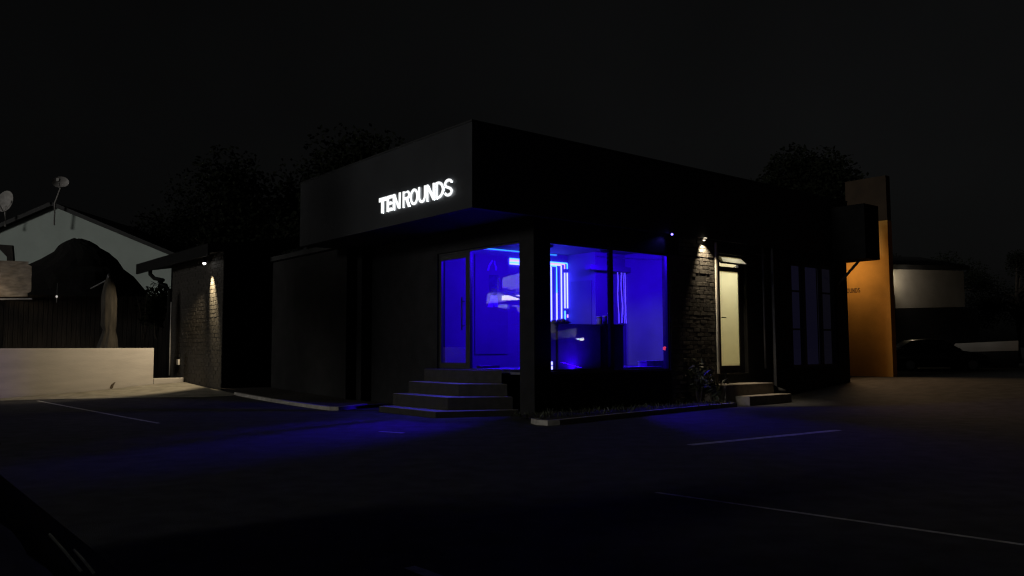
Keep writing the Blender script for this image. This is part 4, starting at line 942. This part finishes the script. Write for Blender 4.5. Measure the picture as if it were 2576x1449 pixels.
# cars and lights that show in the glass
def mirrorF1(x, y, D): u, v, z = hv(x, y, D); return (u, -D + .18, z)
def mirrorF2(x, y, D): u, v, z = hu(x, y, D); return (-D + .18, v, z)
yaw_fg = atan2(UD.y, UD.x)
z1_ = lambda x, y: ((1620 + x / 4.261) / 1.4907, (890 + y / 4.261) / 1.4907)
D1 = 12.5
t = thing('lit_veranda', B(12, -D1, 0), 'lit white board veranda out to the left, mirrored in the entrance glass', 'veranda')
def ver(pts, dd=0.): return [(lambda q: (q[0], q[1] + dd, q[2]))(mirrorF1(*z1_(x, y), D1)) for x, y in pts]
m = BB(); m.prism(ver([(1140, 640), (1500, 545), (1500, 965), (1405, 985), (1060, 1035), (870, 1060), (875, 900), (1050, 870)]), (0, -.15, 0)); m.build('board_wall', M['veranda'], t)
m = BB(); m.prism(ver([(1050, 1070), (1200, 1070), (1205, 1150), (1050, 1120)]), (0, -.15, 0)); m.prism(ver([(1280, 1080), (1500, 1100), (1500, 1200), (1360, 1190), (1355, 1105), (1280, 1105)]), (0, -.15, 0)); m.build('lower_panel', M['veranda'], t)
pa_, pb_ = ver([(1020, 830)], .2)[0], ver([(1500, 975)], .2)[0]; pc_, pd_ = ver([(1118, 640)], .2)[0], ver([(1115, 870)], .2)[0]; pe_ = ver([(1040, 920)], .2)[0]
m = BB(); m.tube([pa_, pb_], .10, 8); m.tube([pc_, pd_], .07, 8); m.tube([pe_, pd_], .06, 8); m.build('beam', M['black_metal'], t)
q = ver([(1150, 1000)])[0]; m = BB(); m.box(q[0] - 2, q[0] + 6, q[1] - 3.2, q[1] - 3, -.2, q[2] - 1.); m.box(q[0] - 1.2, q[0] - 1., q[1] - 1., q[1] - .8, -.2, q[2] - .8); m.build('support', M['timber'], t)
for x in (1235, 1340, 1430):
    q = ver([(x, 965 if x > 1300 else 970)], .25)[0]; m = BB(); m.box(q[0] - .22, q[0] + .22, q[1] - .03, q[1] + .03, q[2] - .11, q[2] + .11); m.build('lamp', M['white_bulb'], t)
q = ver([(1250, 800)])[0]
spot('veranda_spot', B(q[0] + .2, q[1] + 1.9, q[2] - .9), B(*q), 900, (1., .97, .9), radians(62), .7, .1, t)
z4 = lambda x, y: ((2030 + x / 3.623) / 1.4907, (1200 + y / 3.623) / 1.4907)
D2 = 11.
t = thing('lit_garden_wall', B(-D2, 10, 0), 'pale garden wall with two lamps out to the right, mirrored in the display window', 'wall')
gp = [mirrorF2(*z4(x, y), D2) for x, y in ((60, 135), (130, 140), (250, 150), (330, 135), (482, 110), (470, 225), (380, 245), (250, 255), (130, 285), (60, 300))]
m = BB(); m.prism(gp, (-.2, 0, 0)); m.build('wall', M['veranda'], t)
zb_ = min(p_[2] for p_ in gp); m = BB(); m.box(-D2 + .02, -D2 + .16, gp[1][1], gp[4][1], -.1, zb_ - .01); m.build('base', M['black_plaster'], t)
for pts in (((398, 262), (430, 250), (450, 255), (446, 270)), ((462, 252), (510, 240), (514, 272), (466, 285))):
    m = BB(); m.prism([(lambda q_: (q_[0] + .3, q_[1], q_[2]))(mirrorF2(*z4(*p_), D2)) for p_ in pts], (-.05, 0, 0)); m.build('lamp', M['white_bulb'], t)
q = mirrorF2(*z4(300, 200), D2)
spot('garden_wall_spot', B(q[0] + 1.6, q[1] + .5, q[2] + .8), B(*q), 42, (.95, .95, 1.), radians(45), .7, .1, t)
q = mirrorF2(*z4(1686, 384), 10.)
yw = UD * .65 + VD * -.76; ycar = atan2(yw.y, yw.x) - pi / 2 + radians(8)
cb = B(q[0], q[1]); gq = gz(cb.x, cb.y); lam = Vector((cos(ycar) * -2.1 - sin(ycar) * .66, sin(ycar) * -2.1 + cos(ycar) * .66, 0))
t = make_car(Vector((cb.x, cb.y, gq)) - lam, ycar, M['car_black'], 'black car with lit red tail lamps out to the right, mirrored in the display window', tail_lit=True, tail_z=q[2] - gq)

# ------------------------------------------------------------------ trees
def tree(base, h, crown, n, seed, lab, cr=1.):
    rnd = random.Random(seed); t = thing('broadleaf_tree', base, lab, 'tree', 'trees behind the buildings')
    tr = MB(); top = base + Vector((rnd.uniform(-.4, .4), 0, h * .62)); tr.tube([tuple(base - Vector((0, 0, .2))), tuple(base.lerp(top, .5) + Vector((.15, 0, 0))), tuple(top)], [.28, .2, .12], 8)
    cl = []
    for i in range(crown):
        a_ = rnd.uniform(0, 2 * pi); k = sqrt(rnd.random()); c = base + Vector((cr * h * .36 * k * cos(a_), cr * h * .36 * k * sin(a_), h * rnd.uniform(.5, .94))); c.z -= k * k * h * .18
        cl.append((c, h * rnd.uniform(.09, .16))); tr.tube([tuple(base.lerp(top, rnd.uniform(.6, 1.))), tuple(c.lerp(top, .4)), tuple(c)], [.09, .05, .02], 5)
    tr.build('trunk', M['bark'], t); lf = MB()
    for i in range(n):
        c, r = cl[i % len(cl)]; d = Vector((rnd.gauss(0, 1), rnd.gauss(0, 1), rnd.gauss(0, .8))); d.normalize()
        leaf_at(lf, c + d * r * (rnd.random() ** .45), h * .018 * rnd.uniform(.6, 1.4), h * .006, rnd)
    lf.build('crown', M['leaf'], t, recalc=False); return t
def tp_(px, Y): p = hd(px, 880, Y); return Vector((p.x, Y, gz(p.x, Y)))
tree(Vector((-18.5, 13.5, 0)), 10.5, 30, 7000, 12, 'broad tree added out of view to the left, shading the fascia', .9)  # unseen tree added to shade the left part of the fascia
tree(tp_(800, 38), 12.3, 26, 21420, 1, 'tall broad tree behind the left part of the shop roof')
tree(tp_(500, 50), 11.5, 24, 15300, 2, 'spreading tree behind the brick outbuilding', 1.3)
tree(tp_(2005, 40), 11.6, 24, 21420, 3, 'rounded tree behind the right end of the shop', .5)
tree(tp_(2330, 62), 8.5, 24, 12240, 4, 'dark tree behind the far building at the right', 1.4)
tree(tp_(2560, 58), 8., 20, 10710, 5, 'dark tree at the far right edge', 1.2)
